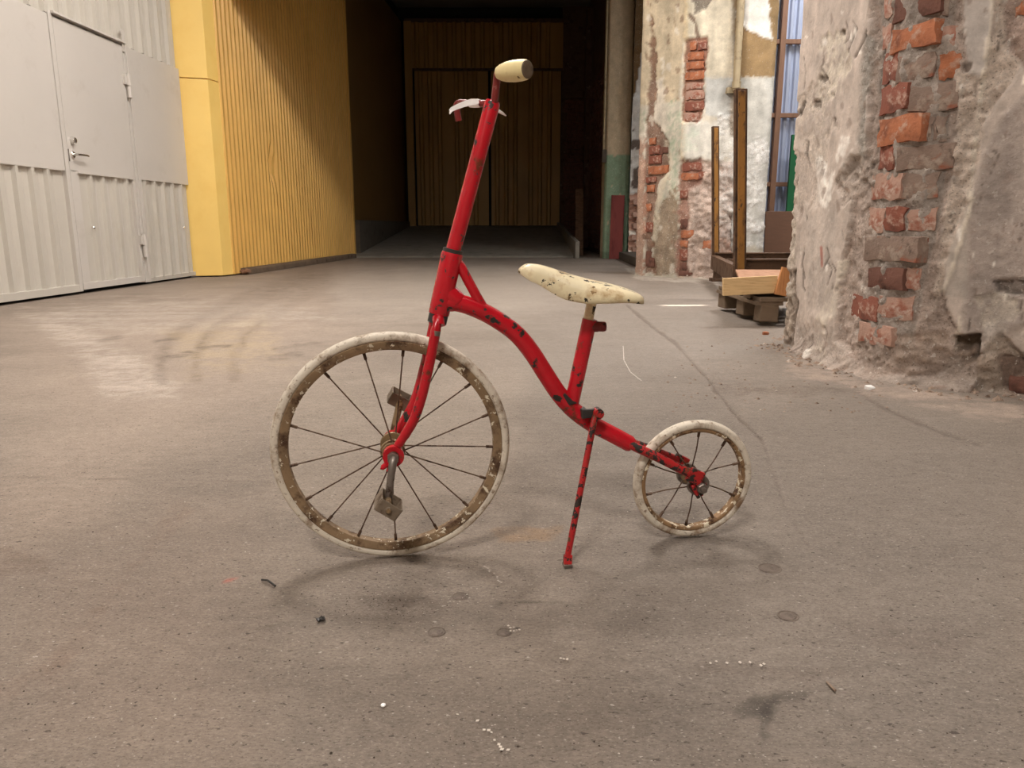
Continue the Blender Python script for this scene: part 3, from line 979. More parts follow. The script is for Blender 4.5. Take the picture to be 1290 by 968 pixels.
# ------------------------------------------------------------------ rough piers: path in plan + relief + own colours
class Pier:
    def __init__(self, path, ds, zs, seed, smooth_iter=0):
        P = np.array(path, float)
        L = np.concatenate([[0], np.cumsum(np.hypot(*np.diff(P, axis=0).T))])
        n = int(L[-1] / ds)
        self.s = np.linspace(0, L[-1], n)
        self.P = np.stack([np.interp(self.s, L, P[:, 0]), np.interp(self.s, L, P[:, 1])], 1)
        for _ in range(smooth_iter):
            Q = self.P.copy()
            Q[1:-1] = (self.P[:-2] + self.P[1:-1] * 2 + self.P[2:]) / 4
            self.P = Q
        T = np.gradient(self.P, axis=0)
        T /= np.linalg.norm(T, axis=1)[:, None]
        self.T = T
        self.Nn = np.stack([T[:, 1], -T[:, 0]], 1)       # outward, on the right of the walking direction ...
        self.zs = zs
        si, zi = np.meshgrid(np.arange(n), np.arange(len(zs)))
        self.si, self.Z = si.ravel(), zs[zi.ravel()]
        self.S = self.s[self.si]
        base = np.stack([self.P[self.si, 0], self.P[self.si, 1], self.Z], 1)
        self.base = base
        self.px = project(base)
        self.nz = fbm(self.S * 12, self.Z * 12, 5, seed)
        self.nf = fbm(self.S * 45, self.Z * 45, 4, seed + 5)
        self.nb = fbm(self.S * 4, self.Z * 4, 4, seed + 9)
        self.h = np.zeros(len(base))
        self.col = np.zeros((len(base), 3))
        self.rg = np.full(len(base), .28)

    def paint(self, pts, rgb, alpha=1, feather=3, wob=4, line=None, h=None, rough=0.0, fade=0.0, add=0.0):
        m = region(self.px, self.nz + .7 * self.nf, pts, feather, wob, line)
        if fade:
            m = m * np.clip(.5 + fade * (self.nz + self.nf) * 2.5, 0, 1)
        if rgb is not None:
            a = (m * alpha)[:, None]
            self.col = self.col * (1 - a) + np.array(lin(*rgb))[None] * a
        if h is not None:
            self.rg = self.rg * (1 - m) + m * (min(1.0, .2 + rough * 75))
            tgt = h + rough * (self.nz * 1.2 + self.nf)
            self.h = self.h * (1 - m) + tgt * m
        if add:
            self.h = self.h + add * m

    def build(self, name, mat):
        nn = self.Nn[self.si]
        V = self.base.copy()
        V[:, :2] += nn * self.h[:, None]
        return grid_obj(name, V, len(self.s), len(self.zs), mat, np.clip(self.col, .01, 1), rg=np.clip(self.rg, 0, 1))

    def find(self, u, v, s0, s1):
        d = ray(u, v)
        k = np.where((self.s >= s0) & (self.s <= s1))[0]
        r = self.P[k, 0] / self.P[k, 1] - d[0] / d[1]
        i = k[np.argmin(np.abs(r))]
        return i, CAMH + d[2] / d[1] * self.P[i, 1]

    def brick(self, u0, u1, v0, v1, kind, parent, s0=0, s1=99, proud=.012, depth=.05):
        ia, za = self.find(u0, (v0 + v1) / 2, s0, s1)
        ib, zb = self.find(u1, (v0 + v1) / 2, s0, s1)
        im, _ = self.find((u0 + u1) / 2, (v0 + v1) / 2, s0, s1)
        _, z1 = self.find((u0 + u1) / 2, v0, s0, s1)
        _, z0 = self.find((u0 + u1) / 2, v1, s0, s1)
        w = abs(self.s[ib] - self.s[ia])
        hh = z1 - z0
        c = self.P[im] + self.Nn[im] * (proud - depth / 2)
        t = self.P[ib] - self.P[ia]
        ang = math.atan2(t[1], t[0])
        vs, fs = [], []
        nx, nzv = 4, 3
        for fr in (0, 1):
            for j in range(nzv + 1):
                for i in range(nx + 1):
                    x = (i / nx - .5) * w
                    z = (j / nzv - .5) * hh
                    e = (i in (0, nx)) or (j in (0, nzv))
                    y = depth / 2 if fr else -depth / 2
                    if not fr:
                        y += random.uniform(-.002, .002) + (.0045 if e else 0)
                        x += random.uniform(-.007, .007) - (.002 * np.sign(x) if e else 0)
                        z += random.uniform(-.006, .006) - (.001 * np.sign(z) if e else 0)
                    vs.append((x, y, z))
        w1 = nx + 1
        o2 = w1 * (nzv + 1)
        for j in range(nzv):
            for i in range(nx):
                a = j * w1 + i
                fs.append((a, a + 1, a + w1 + 1, a + w1))
        for i in range(nx):
            fs.append((i, o2 + i, o2 + i + 1, i + 1))
            a = nzv * w1 + i
            fs.append((a, a + 1, o2 + a + 1, o2 + a))
        for j in range(nzv):
            a = j * w1
            fs.append((a, a + w1, o2 + a + w1, o2 + a))
            a = j * w1 + nx
            fs.append((a, o2 + a, o2 + a + w1, a + w1))
        o = obj('brick', MB().add(vs, fs), BRICKS[kind], parent, smooth=True, angle=40)
        o.location = (c[0], c[1], (z0 + z1) / 2)
        o.rotation_euler = (random.uniform(-.02, .02), random.uniform(-.015, .015), ang)
        return o


# ---- big pier on the right
zs = steps((-.02, .02, .01), (.02, 1.36, .0065), (1.36, 2.0, .08), (2.0, 4.9, .4))
pr_ = Pier([(1.62, 3.72), (1.40, 3.52), (1.225, 3.36), (1.236, 3.18), (1.232, 2.87), (1.262, 2.575), (1.325, 2.49), (1.452, 2.405), (1.60, 2.27), (2.05, 1.86), (2.9, 1.6)], .0065, zs, 301, 3)
p = pr_
p.col[:] = np.array(lin(190, 172, 158))[None] * (1 + .22 * p.nb[:, None])
p.h = .020 + .004 * p.nz + .010 * p.nb
# lower zone rough and darker
low = np.clip((.20 - p.Z) / .16, 0, 1) * np.clip(.7 + 2 * p.nz, 0, 1)
p.col = p.col * (1 - low[:, None] * .5) + np.array(lin(156, 132, 114))[None] * low[:, None] * .5
p.h += low * (.010 + .04 * p.nz + .03 * p.nf) + (.03 + .06 * p.nz) * np.clip((.06 - p.Z) / .06, 0, 1) ** 2
# exposed mortar / render around the brick strip
p.paint([(1104, -20), (1100, 60), (1096, 110), (1098, 160), (1090, 200), (1080, 240), (1072, 300), (1062, 360), (1058, 430), (1090, 468), (1180, 478), (1215, 440), (1200, 400), (1188, 360), (1186, 300), (1196, 240), (1214, 190), (1232, 150), (1226, 110), (1216, 60), (1212, -20)],
        (184, 160, 144), .95, 3, 5, h=.0, rough=.012)
p.paint([(1108, -20), (1106, 60), (1104, 200), (1095, 330), (1080, 420), (1150, 425), (1172, 330), (1190, 240), (1200, 130), (1206, -20)], (160, 146, 134), .85, 4, 4, h=-.004, rough=.011)
# tan rough coat right of the bricks
p.paint([(1205, 90), (1240, 100), (1250, 40), (1256, -20), (1290, -20), (1300, 60), (1272, 110), (1240, 160), (1226, 240), (1212, 300), (1196, 340), (1176, 400), (1186, 300), (1200, 220)], (212, 190, 170), .9, 3, 5, h=.009, rough=.010)
p.paint([(1262, -20), (1300, -20), (1300, 95), (1268, 60)], (168, 132, 116), .7, 4, 4, h=.0, rough=.012)
# smooth grey-lilac coats
p.paint([(1214, -20), (1252, -20), (1246, 50), (1238, 100), (1222, 92), (1216, 40)], (176, 166, 158), .85, 3, 3, h=.020)
p.paint([(1222, 250), (1262, 150), (1300, 110), (1330, 110), (1330, 400), (1255, 420), (1222, 440), (1212, 380)], (158, 142, 132), .8, 14, 9, h=.024, rough=.003)
p.paint([(1192, 330), (1218, 260), (1222, 380), (1190, 372)], (170, 158, 146), .7, 4, 3, h=.022)
# cream edges of broken plaster
for ln in ([(1226, 250), (1198, 345), (1188, 366)], [(1252, 0), (1243, 80), (1232, 150), (1222, 250)], [(1068, 330), (1060, 360), (1055, 400), (1064, 330)], [(1210, 400), (1205, 440)]):
    p.paint(ln, (214, 200, 178), .8, 2.5, 2.5, line=2.5, add=.003)
# lime-white and peeled areas of the left face
p.paint([(1040, 50), (1068, 40), (1076, 80), (1062, 120), (1035, 130)], (214, 202, 178), .7, 6, 10, h=.010, rough=.006, fade=.9)
p.paint([(1010, 130), (1040, 100), (1062, 160), (1040, 220), (1005, 170)], (208, 192, 172), .6, 6, 10, h=.008, rough=.012, fade=.7)
p.paint([(1066, 170), (1088, 180), (1080, 215), (1068, 225)], (228, 222, 212), .9, 4, 6, fade=.9)
p.paint([(1034, 200), (1058, 215), (1050, 265), (1036, 255)], (228, 222, 212), .9, 4, 8, fade=.9)
p.paint([(1004, 190), (1030, 200), (1040, 290), (1000, 260)], (196, 176, 158), .6, 6, 8, h=.006, rough=.014, fade=.5)
p.paint([(1094, 40), (1108, 50), (1098, 120), (1094, 200), (1084, 215), (1090, 110)], (150, 146, 136), .7, 5, 4, h=.012, rough=.010)
p.paint([(1078, 195), (1110, 198), (1100, 230), (1068, 260), (1060, 230)], (176, 156, 140), .7, 4, 5, h=.006, rough=.02)
p.paint([(1020, 260), (1062, 265), (1060, 400), (1022, 380)], (182, 168, 156), .6, 10, 6, h=.020, rough=.002)
p.paint([(1041, 312), (1042, 335)], (176, 84, 60), .8, 2, 1, line=1.6)
p.paint([(1050, 370), (1040, 430), (1046, 460)], (206, 194, 170), .6, 4, 5, line=6, fade=.8)
# broken left edge and its hollow
p.paint([(980, 150), (1008, 200), (1006, 225), (990, 215)], (170, 150, 132), .7, 3, 4, h=-.012, rough=.015)
p.paint([(960, 205), (1006, 215), (1008, 300), (1004, 340), (960, 340)], (198, 182, 162), .8, 4, 5, h=.0, rough=.014)
p.paint([(960, 335), (1006, 340), (1004, 420), (1010, 440), (960, 440)], (150, 128, 108), .8, 4, 5, h=-.004, rough=.024)
p.paint([(1003, 345), (1007, 385), (1002, 430)], (62, 50, 42), .75, 3, 3, line=3, add=-.02)
p.paint([(985, 335), (996, 360), (990, 420)], (204, 186, 162), .6, 5, 5, line=5, fade=.8)
# cracks
for ln in ([(1112, 20), (1114, 60), (1108, 100), (1106, 180), (1103, 198)], [(1098, 38), (1092, 55), (1084, 72)], [(1014, 25), (1030, 8), (1042, -2)], [(1007, 150), (1018, 128), (1012, 145)]):
    p.paint(ln, (84, 70, 60), .8, 1.5, 2, line=1.0, add=-.006)
for cxp, cyp, rr in ((1218, 85, 4), (1042, 100, 4), (1010, 88, 5), (1068, 40, 3), (1100, 208, 5), (1034, 130, 4)):
    p.paint([(cxp - rr, cyp - rr), (cxp + rr, cyp - rr * .5), (cxp + rr * .6, cyp + rr * 1.4), (cxp - rr * .6, cyp + rr)], (100, 84, 72), .75, 2, 4, add=-.008)
# small chips, flakes and hairline cracks in the coat
rc = random.Random(5)
for i in range(120):
    if rc.random() < .62:
        cxp, cyp = rc.uniform(1004, 1100), rc.uniform(0, 460)
    else:
        cxp, cyp = rc.uniform(1195, 1292), rc.uniform(0, 470)
    r1, r2 = rc.uniform(1.0, 3.5), rc.uniform(2, 11)
    t0 = rc.uniform(0, 3)
    poly = [(cxp + r1 * rc.uniform(.5, 1.2) * math.cos(t0 + a), cyp + r2 * rc.uniform(.5, 1.2) * math.sin(t0 + a)) for a in (0, 1.2, 2.4, 3.6, 4.9)]
    k = rc.random()
    if k < .4:
        p.paint(poly, (232, 224, 212), .8, 2, 3)
    elif k < .75:
        p.paint(poly, (142, 120, 106), .65, 2.5, 3, add=-.0015)
    else:
        p.paint([(cxp, cyp), (cxp + rc.uniform(-6, 6), cyp + rc.uniform(6, 22)), (cxp + rc.uniform(-8, 8), cyp + rc.uniform(22, 40))], (92, 76, 66), .7, 1.5, 2, line=.7, add=-.004)
# lower right ruin
p.paint([(1228, 375), (1278, 360), (1285, 400), (1240, 412)], (216, 204, 182), .75, 4, 8, h=.012, rough=.012, fade=.5)
p.paint([(1252, 352), (1300, 352), (1300, 372), (1258, 368)], (128, 114, 106), .8, 3, 4, h=.004, rough=.01)
p.paint([(1205, 425), (1236, 420), (1234, 452), (1218, 462), (1206, 448)], (104, 82, 58), .9, 3, 4, h=-.03, rough=.01)
p.paint([(1244, 405), (1270, 412), (1262, 440), (1240, 445)], (222, 210, 196), .8, 3, 6, fade=.7, h=.016, rough=.012)
p.paint([(1236, 450), (1262, 420), (1300, 450), (1300, 500), (1225, 500)], (164, 142, 120), .7, 6, 8, h=.0, rough=.022)
p.paint([(1262, 448), (1300, 450), (1300, 500), (1262, 490)], (110, 78, 62), .7, 5, 6, h=-.014, rough=.014)
p.paint([(1120, 425), (1190, 420), (1195, 455), (1130, 462)], (140, 112, 84), .55, 8, 10, h=-.012, rough=.02, fade=.6)
p.paint([(1080, 430), (1230, 440), (1230, 480), (1080, 470)], (172, 148, 130), .5, 12, 10, h=.004, rough=.02)
g_ = p.col.mean(1, keepdims=True)
p.col = (p.col * .66 + g_ * np.array([[1.05, .99, .95]]) * .34) * 1.16
stk = fbm(p.S * 16, p.Z * 1.6, 4, 733)
p.col *= (1 + .42 * p.nz + .30 * p.nf + .42 * stk)[:, None]
p.rg = np.maximum(p.rg, np.clip((.16 - p.Z) / .1, 0, .9))
p.h += np.where(p.h < .016, .004, .0012) * p.nf * 2
wall_right = tag(p.build('wall_right', M['plaster']), 'big plastered pier at right with plaster fallen off its bricks', kind='structure')
sR = (0.35, 3.0)
for b in [
    (1112, 1124, -14, 22, 'p'), (1126, 1182, -14, 21, 'd'), (1184, 1198, -14, 20, 'g'),
    (1110, 1121, 32, 62, 'p'), (1122, 1178, 31, 62, 'o'), (1180, 1210, 33, 60, 'p'),
    (1112, 1130, 66, 103, 'r'), (1132, 1178, 67, 101, 'g'), (1180, 1212, 66, 99, 'o'),
    (1108, 1140, 107, 141, 'r'), (1142, 1206, 106, 139, 'g'),
    (1107, 1160, 146, 180, 'o'), (1162, 1174, 147, 178, 'g'), (1176, 1192, 146, 177, 'g'),
    (1108, 1124, 184, 214, 'r'), (1126, 1198, 183, 214, 'g'),
    (1094, 1132, 219, 252, 'p'), (1134, 1178, 218, 250, 'g'),
    (1090, 1112, 261, 293, 'p'), (1114, 1140, 261, 292, 'r'), (1142, 1178, 262, 292, 'p'),
    (1090, 1154, 298, 330, 'g'), (1156, 1166, 298, 330, 'r'),
    (1094, 1136, 338, 366, 'd'), (1138, 1160, 338, 366, 'p'),
    (1072, 1104, 372, 402, 'r'), (1106, 1150, 373, 402, 'p'), (1080, 1120, 408, 434, 'p'),
    (1278, 1296, -10, 20, 'o'), (1277, 1298, 46, 82, 'g'), (1268, 1300, 474, 496, 'd'),
]:
    pr_.brick(*b, wall_right, *sR, proud={'d': -.003, 'g': .001, 'p': .000}.get(b[4], .003))

# ---- pier in the middle
zs = steps((-.02, .02, .02), (.02, 2.78, .016), (2.78, 4.9, .2))
pm = Pier([(1.62, 9.0), (1.40, 8.42), (1.338, 8.16), (1.42, 8.07), (1.7295, 7.769), (2.0488, 7.65), (2.16, 7.61), (2.17, 7.64), (2.425, 7.53), (2.47, 7.56), (2.6, 8.3)], .014, zs, 501, 1)
p = pm
p.col[:] = np.array(lin(214, 206, 190))[None] * (1 + .22 * p.nb[:, None])
p.h = .02 + .006 * p.nb + .003 * p.nz
low = np.clip((1.25 - p.Z) / .5, 0, 1) * np.clip(.8 + p.nz, 0, 1)
p.h += low * (.02 * p.nz + .012 * p.nf)
# left face
p.paint([(800, -20), (868, -20), (858, 128), (796, 136)], (208, 192, 164), .9, 4, 4)
p.paint([(840, 128), (860, 128), (860, 262), (832, 262), (842, 200), (838, 165)], (158, 172, 148), .85, 2, 5, fade=.8)
p.paint([(796, 136), (817, 136), (814, 165), (796, 172)], (162, 174, 150), .8, 2, 4, fade=.8)
p.paint([(818, 100), (838, 98), (842, 160), (832, 180), (822, 170)], (226, 216, 200), .9, 3, 5)
p.paint([(828, 262), (848, 240), (858, 262), (856, 345), (822, 346), (822, 310)], (160, 140, 118), .85, 4, 5, h=.012, rough=.01)
p.paint([(821, 20), (827, 70), (828, 110), (824, 150), (842, 176), (844, 215), (830, 230), (826, 262), (822, 300), (826, 345), (812, 345), (812, 240), (814, 180), (818, 110)], (142, 108, 90), .85, 2.5, 4, h=-.012, rough=.012)
p.paint([(796, 180), (813, 172), (814, 300), (810, 346), (794, 346)], (196, 150, 128), .7, 3, 4, h=.01, rough=.01)
p.paint([(838, 180), (846, 205), (836, 235), (828, 265), (826, 300)], (220, 208, 186), .8, 2.5, 3, line=3.5)
rd = random.Random(9)
for i in range(60):
    cxp, cyp = rd.uniform(800, 862), rd.uniform(0, 340)
    r1, r2 = rd.uniform(1, 4), rd.uniform(2, 10)
    poly = [(cxp + r1 * math.cos(a) * rd.uniform(.5, 1.2), cyp + r2 * math.sin(a) * rd.uniform(.5, 1.2)) for a in (0, 1.2, 2.4, 3.6, 4.9)]
    p.paint(poly, rd.choice(((228, 220, 206), (150, 124, 104), (176, 146, 124), (132, 106, 88))), .7, 1.5, 3, add=-.002)
for i in range(70):
    cxp, cyp = rd.uniform(866, 966), rd.uniform(0, 340)
    r1, r2 = rd.uniform(1, 5), rd.uniform(2, 8)
    poly = [(cxp + r1 * math.cos(a) * rd.uniform(.5, 1.2), cyp + r2 * math.sin(a) * rd.uniform(.5, 1.2)) for a in (0, 1.2, 2.4, 3.6, 4.9)]
    p.paint(poly, rd.choice(((240, 238, 232), (176, 160, 146), (150, 130, 114), (236, 230, 220))), .7, 1.5, 3, add=-.002)
# bright corner bead
p.paint([(868, -20), (864, 150), (857, 350)], (232, 214, 178), .9, 2.5, 1.5, line=3.2, add=.008)
# right face
p.paint([(868, -20), (922, -20), (922, 98), (888, 98), (888, 48), (868, 46)], (214, 204, 182), .85, 3, 4)
p.paint([(872, -20), (905, -20), (893, 8), (876, 16)], (110, 100, 90), .8, 3, 5, h=.0, rough=.02)
p.paint([(870, 20), (876, 30), (880, 50)], (110, 84, 70), .8, 1.5, 2, line=2, add=-.01)
p.paint([(864, 50), (890, 48), (892, 60), (888, 100), (886, 140), (878, 156), (860, 152)], (176, 128, 108), .9, 2, 3, h=-.012, rough=.01)
p.paint([(888, 98), (930, 98), (924, 150), (890, 145)], (196, 198, 196), .8, 3, 3)
p.paint([(860, 158), (925, 150), (925, 200), (860, 205)], (222, 220, 212), .7, 6, 6)
p.paint([(862, 165), (880, 160), (885, 190), (862, 190)], (186, 200, 180), .5, 5, 5, fade=.7)
p.paint([(858, 200), (925, 205), (925, 350), (852, 352)], (208, 182, 168), .85, 4, 5, h=.01, rough=.05)
p.paint([(866, 230), (900, 235), (905, 300), (866, 330)], (222, 202, 188), .6, 6, 8, fade=.7)
p.paint([(858, 200), (884, 200), (884, 232), (868, 240), (866, 345), (852, 350)], (150, 100, 82), .7, 3, 4, h=-.006, rough=.02)
p.paint([(896, 280), (918, 290), (915, 345), (895, 320)], (190, 120, 92), .4, 5, 6, fade=.8)
p.paint([(905, 150), (925, 140), (925, 300), (905, 300)], (236, 234, 230), .6, 4, 8, h=.012, rough=.04, fade=.7)
p.paint([(917, 110), (930, 105), (932, 160), (920, 165)], (132, 122, 110), .6, 5, 5)
# right strip with the brown coat
p.paint([(926, -20), (980, -20), (980, 98), (926, 98)], (158, 130, 90), .95, 2, 3)
p.paint([(938, -20), (968, -20), (972, 52), (955, 44), (932, 32)], (238, 236, 230), .95, 2, 3, add=.006)
p.paint([(926, 98), (980, 98), (968, 310), (920, 310)], (206, 206, 200), .85, 2, 3)
p.paint([(930, 180), (966, 170), (960, 310), (925, 310)], (236, 234, 232), .7, 5, 8, h=.012, rough=.035, fade=.6)
p.paint([(925, -20), (927, 100), (922, 170)], (120, 104, 84), .7, 4, 2, line=3)  # shading around the pipe, painted into the wall colour
stk = fbm(p.S * 14, p.Z * 1.2, 4, 734)
p.col *= (1 + .55 * p.nz + .40 * p.nb + .50 * stk)[:, None] * .92
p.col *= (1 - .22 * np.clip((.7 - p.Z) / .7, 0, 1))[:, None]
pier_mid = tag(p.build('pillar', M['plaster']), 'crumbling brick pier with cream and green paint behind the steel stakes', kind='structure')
zone = (.3, 1.75)
for b in [(818, 831, 184, 194, 'r'), (832, 842, 185, 194, 'd'), (818, 834, 196, 207, 'r'), (817, 841, 209, 219, 'o'), (815, 827, 223, 230, 'r'), (815, 824, 233, 242, 'o'), (815, 821, 257, 266, 'o'), (818, 826, 174, 182, 'o'), (814, 825, 316, 336, 'd'), (805, 813, 190, 200, 'p'), (804, 812, 214, 224, 'p'), (803, 811, 240, 252, 'p'), (803, 811, 268, 280, 'p'), (803, 811, 300, 312, 'p'), (814, 822, 280, 292, 'r'),
          (868, 878, 52, 63, 'o'), (880, 891, 53, 63, 'r'), (866, 887, 66, 75, 'o'), (865, 888, 78, 87, 'o'), (864, 886, 90, 101, 'o'), (864, 888, 104, 112, 'p'), (864, 887, 114, 125, 'p'), (864, 886, 128, 139, 'r'), (863, 881, 142, 152, 'p'),
          (861, 884, 205, 215, 'r'), (860, 880, 218, 227, 'o'), (858, 874, 290, 300, 'o'), (857, 868, 303, 311, 'o'), (886, 896, 303, 313, 'o'), (857, 867, 315, 328, 'r'), (857, 866, 331, 340, 'd'), (856, 872, 341, 348, 'd'), (858, 866, 276, 287, 'd'), (880, 890, 216, 226, 'r'), (858, 866, 240, 250, 'r'), (905, 914, 290, 303, 'p')]:
    pm.brick(*b, pier_mid, *zone, proud=.014 if b[4] in 'or' else .008, depth=.06)
mb = MB()
mb.tube([(2.13, 7.555, 1.78), (2.13, 7.56, 2.3), (2.125, 7.565, 4.8)], .034, 14)
mb.tube([(2.13, 7.555, 1.80), (2.13, 7.555, 1.86)], .042, 14)
mb.box((2.13, 7.60, 1.79), (.16, .05, .05), None, .008)
tag(obj('conduit_pipe', mb, M['pipe'], pier_mid, smooth=True), 'old vertical pipe on the pier')

# rubble along the foot of the big pier
mb = MB()
for i in range(700):
    k = random.randrange(len(pr_.s))
    if not (.3 < pr_.s[k] < 2.2):
        continue
    q = pr_.P[k] + pr_.Nn[k] * (.02 + abs(random.gauss(0, .07)))
    crumb(mb, (q[0], q[1], 0.0), random.choice((.003, .004, .005, .006, .009, .012, .018)) * random.uniform(.6, 1.2))
for i in range(160):
    p0 = ground(random.uniform(840, 1120), random.uniform(430, 520))
    crumb(mb, (p0[0], p0[1], 0.0), random.uniform(.002, .008))
tag(obj('rubble', mb, M['rubble']), 'crumbled plaster and brick rubble along the foot of the right pier', 'rubble', kind='stuff')
mb = MB()
q = ground(1092, 489)
mb.box((0, 0, .006), (.028, .018, .010), None, .003)
o = tag(obj('plaster_chip', mb, M['tape'], bevel=.002), 'white plaster chip lying at the foot of the brick strip', 'chip')
o.location = (q[0], q[1] - .02, .0)
o.rotation_euler = (0, 0, .3)
mb = MB()
q = ground(964, 422)
mb.box((0, 0, .008), (.03, .02, .016), None, .004)
o = tag(obj('brick_chip', mb, BRICKS['o'], bevel=.002), 'small orange brick chip on the floor in front of the pallet', 'chip')
o.location = (q[0], q[1], .0)
mb = MB()
q = ground(483, 891)
mb.lathe([(0, .0022), (.001, .0030), (.0022, .0027), (.003, .0012)], (0, 0, 0), (0, 0, 1), 10)
o = tag(obj('white_pebble', mb, M['tape'], smooth=True), 'tiny white pebble on the floor near the bottom of the photo', 'pebble')
o.location = (q[0], q[1], .001)
mb = MB()
q = ground(403, 783)
for i in range(5):
    mb.box((random.uniform(-.006, .006), random.uniform(-.004, .004), .0015 + .0004 * i), (.006, .0035, .0016), Matrix.Rotation(random.uniform(0, 3), 3, 'Z'), .002)
o = tag(obj('dirt_flake', mb, M['black']), 'small dark dirt flake on the floor below the front wheel', 'flake')
o.location = (q[0], q[1], .001)
mb = MB()
a, b = ground(330, 733), ground(347, 741)
m_ = (a + b) / 2
mb.tube([(a[0], a[1], .003), (m_[0] - .002, m_[1] + .004, .005), (b[0], b[1], .003)], .0016, 6)
tag(obj('twig', mb, M['black']), 'thin dark twig on the floor left of the front wheel', 'twig')
mb = MB()
a, b = ground(1041, 862), ground(1052, 873)
mb.tube([(a[0], a[1], .003), (b[0], b[1], .003)], [.0012, .0017], 6)
tag(obj('wood_splinter', mb, M['rubble']), 'pale wood splinter on the floor at lower right', 'splinter')

# ------------------------------------------------------------------ blue sheet wall with studs, green panel
mb = MB()
pr = []
x = 3.0
while x < 5.9:
    pr += [(x, 0), (x + .02, -.03), (x + .055, -.03), (x + .075, 0)]
    x += .10
n = len(pr)
vs = [(a, 11.1 + b, 0) for a, b in pr] + [(a, 11.1 + b, 4.9) for a, b in pr]
mb.add(vs, [(i, i + 1, n + i + 1, n + i) for i in range(n - 1)])
bw = tag(obj('wall_blue', mb, M['blue_sheet']), 'pale blue corrugated sheet wall behind a timber frame', kind='structure')
for xx in (3.70, 4.6, 5.4):
    m2 = MB().box((xx, 11.01, 2.45), (.075, .08, 4.9))
    obj('stud', m2, M['wood_stud'], bw, bevel=.004)
for zz in (1.10, 2.03, 2.99, 3.9):
    m2 = MB().box((4.4, 11.02, zz), (2.9, .06, .06))
    obj('rail', m2, M['wood_stud'], bw, bevel=.004)
gp = tag(obj('green_panel', MB().box((3.80, 10.55, .86), (.09, .05, 1.72)), M['green'], bevel=.004), 'dark green upright panel edge in front of the blue wall', 'panel')
obj('backing', MB().box((4.15, 10.56, .86), (.60, .04, 1.70)), M['black'], gp)

# ------------------------------------------------------------------ steel stillage (two stakes on a low frame)
st = empty('steel_rack', (1.9, 6.3, 0))
tag(st, 'rusty low steel rack with two tall ochre stakes', 'rack')
OFF = Vector((-1.9, -6.3, 0))


def rk(name, mb, mat, parent=None, bevel=.003):
    mb.v = [tuple(Vector(v) + OFF) for v in mb.v]
    return obj(name, mb, mat, parent or st, bevel=bevel)


def stake(xb, xt, y, z0, z1, w, d):
    t = .008
    zc, hh = (z0 + z1) / 2, z1 - z0
    m, f = MB(), MB()
    m.box((0, -d / 2 + t / 2, zc), (w, t, hh))
    m.box((-w / 2 + t / 2, 0, zc), (t, d, hh))
    m.box((w / 2 - t / 2, 0, zc), (t, d, hh))
    f.box((0, -d / 2 - .002, zc), (w * .62, .006, hh - .03))
    for q_ in (m, f):
        q_.v = [(q[0] + xb + (xt - xb) * (q[2] - z0) / hh, q[1] + y, q[2]) for q in q_.v]
    k = rk('stake', m, M['brown_steel'])
    tag(rk('face_strip', f, M['ochre_post'], k), 'worn ochre face of the stake')


stake(1.625, 1.553, 5.4, .16, 1.43, .078, .06)
stake(1.972, 1.898, 7.35, .16, 1.43, .060, .06)
m = MB()
a, b = Vector((1.60, 5.38, .19)), Vector((1.955, 7.35, .19))
d = (b - a).normalized()
m.prism([(-.03, -.075), (.03, -.075), (.03, .055), (-.03, .055)], (d.y, -d.x, 0), (0, 0, 1), d, a, (b - a).length)
rk('side_beam', m, M['brown_steel'])
m = MB()
m.box((2.12, 5.45, .235), (1.05, .06, .085))
m.box((2.12, 5.43, .285), (1.05, .10, .012))
rk('cross_beam', m, M['brown_steel'])
m = MB()
m.box((2.42, 7.33, .215), (.95, .06, .085))
m.box((2.42, 7.31, .265), (.95, .10, .012))
rk('cross_beam', m, M['brown_steel'])
m = MB()
m.box((2.30, 6.4, .215), (1.0, .06, .07))
rk('cross_beam', m, M['brown_steel'])
m = MB()
m.box((2.85, 6.35, .19), (.06, 1.95, .13))
rk('side_beam', m, M['brown_steel'])
for x, y in ((1.975, 7.27), (1.66, 5.46), (2.83, 7.25), (2.6, 5.45)):
    m = MB()
    m.box((x, y, .06), (.07, .07, .12))
    m.box((x, y, .015), (.13, .12, .03))
    rk('foot', m, M['brown_steel'])
m = MB()
m.box((2.42, 5.56, .33), (.07, .06, .42))
m.box((2.42, 5.53, .54), (.10, .09, .03))
rk('corner_post', m, M['wood_dark'])
m = MB()
m.lathe([(0, .03), (.03, .06), (.08, .055), (.13, .035), (.16, .012)], (2.24, 5.44, .293), (0, 0, 1), 12)
m.v = [(x + .006 * math.sin(z * 90 + y * 50), y, z) for x, y, z in m.v]
tag(obj('grey_sack', m, M['white_rag'], smooth=True), 'small crumpled grey sack resting on the rack beam', 'sack')
# brown panel leaning behind the rack
pb = tag(obj('plywood_sheet', MB().box((0, 0, .335), (.75, .03, .67)), M['wood_panel'], bevel=.003), 'dark brown plywood sheet standing behind the rack', 'plywood')
pb.location = (2.97, 7.80, .0)
pb.rotation_euler = (R(-6), 0, R(-4))
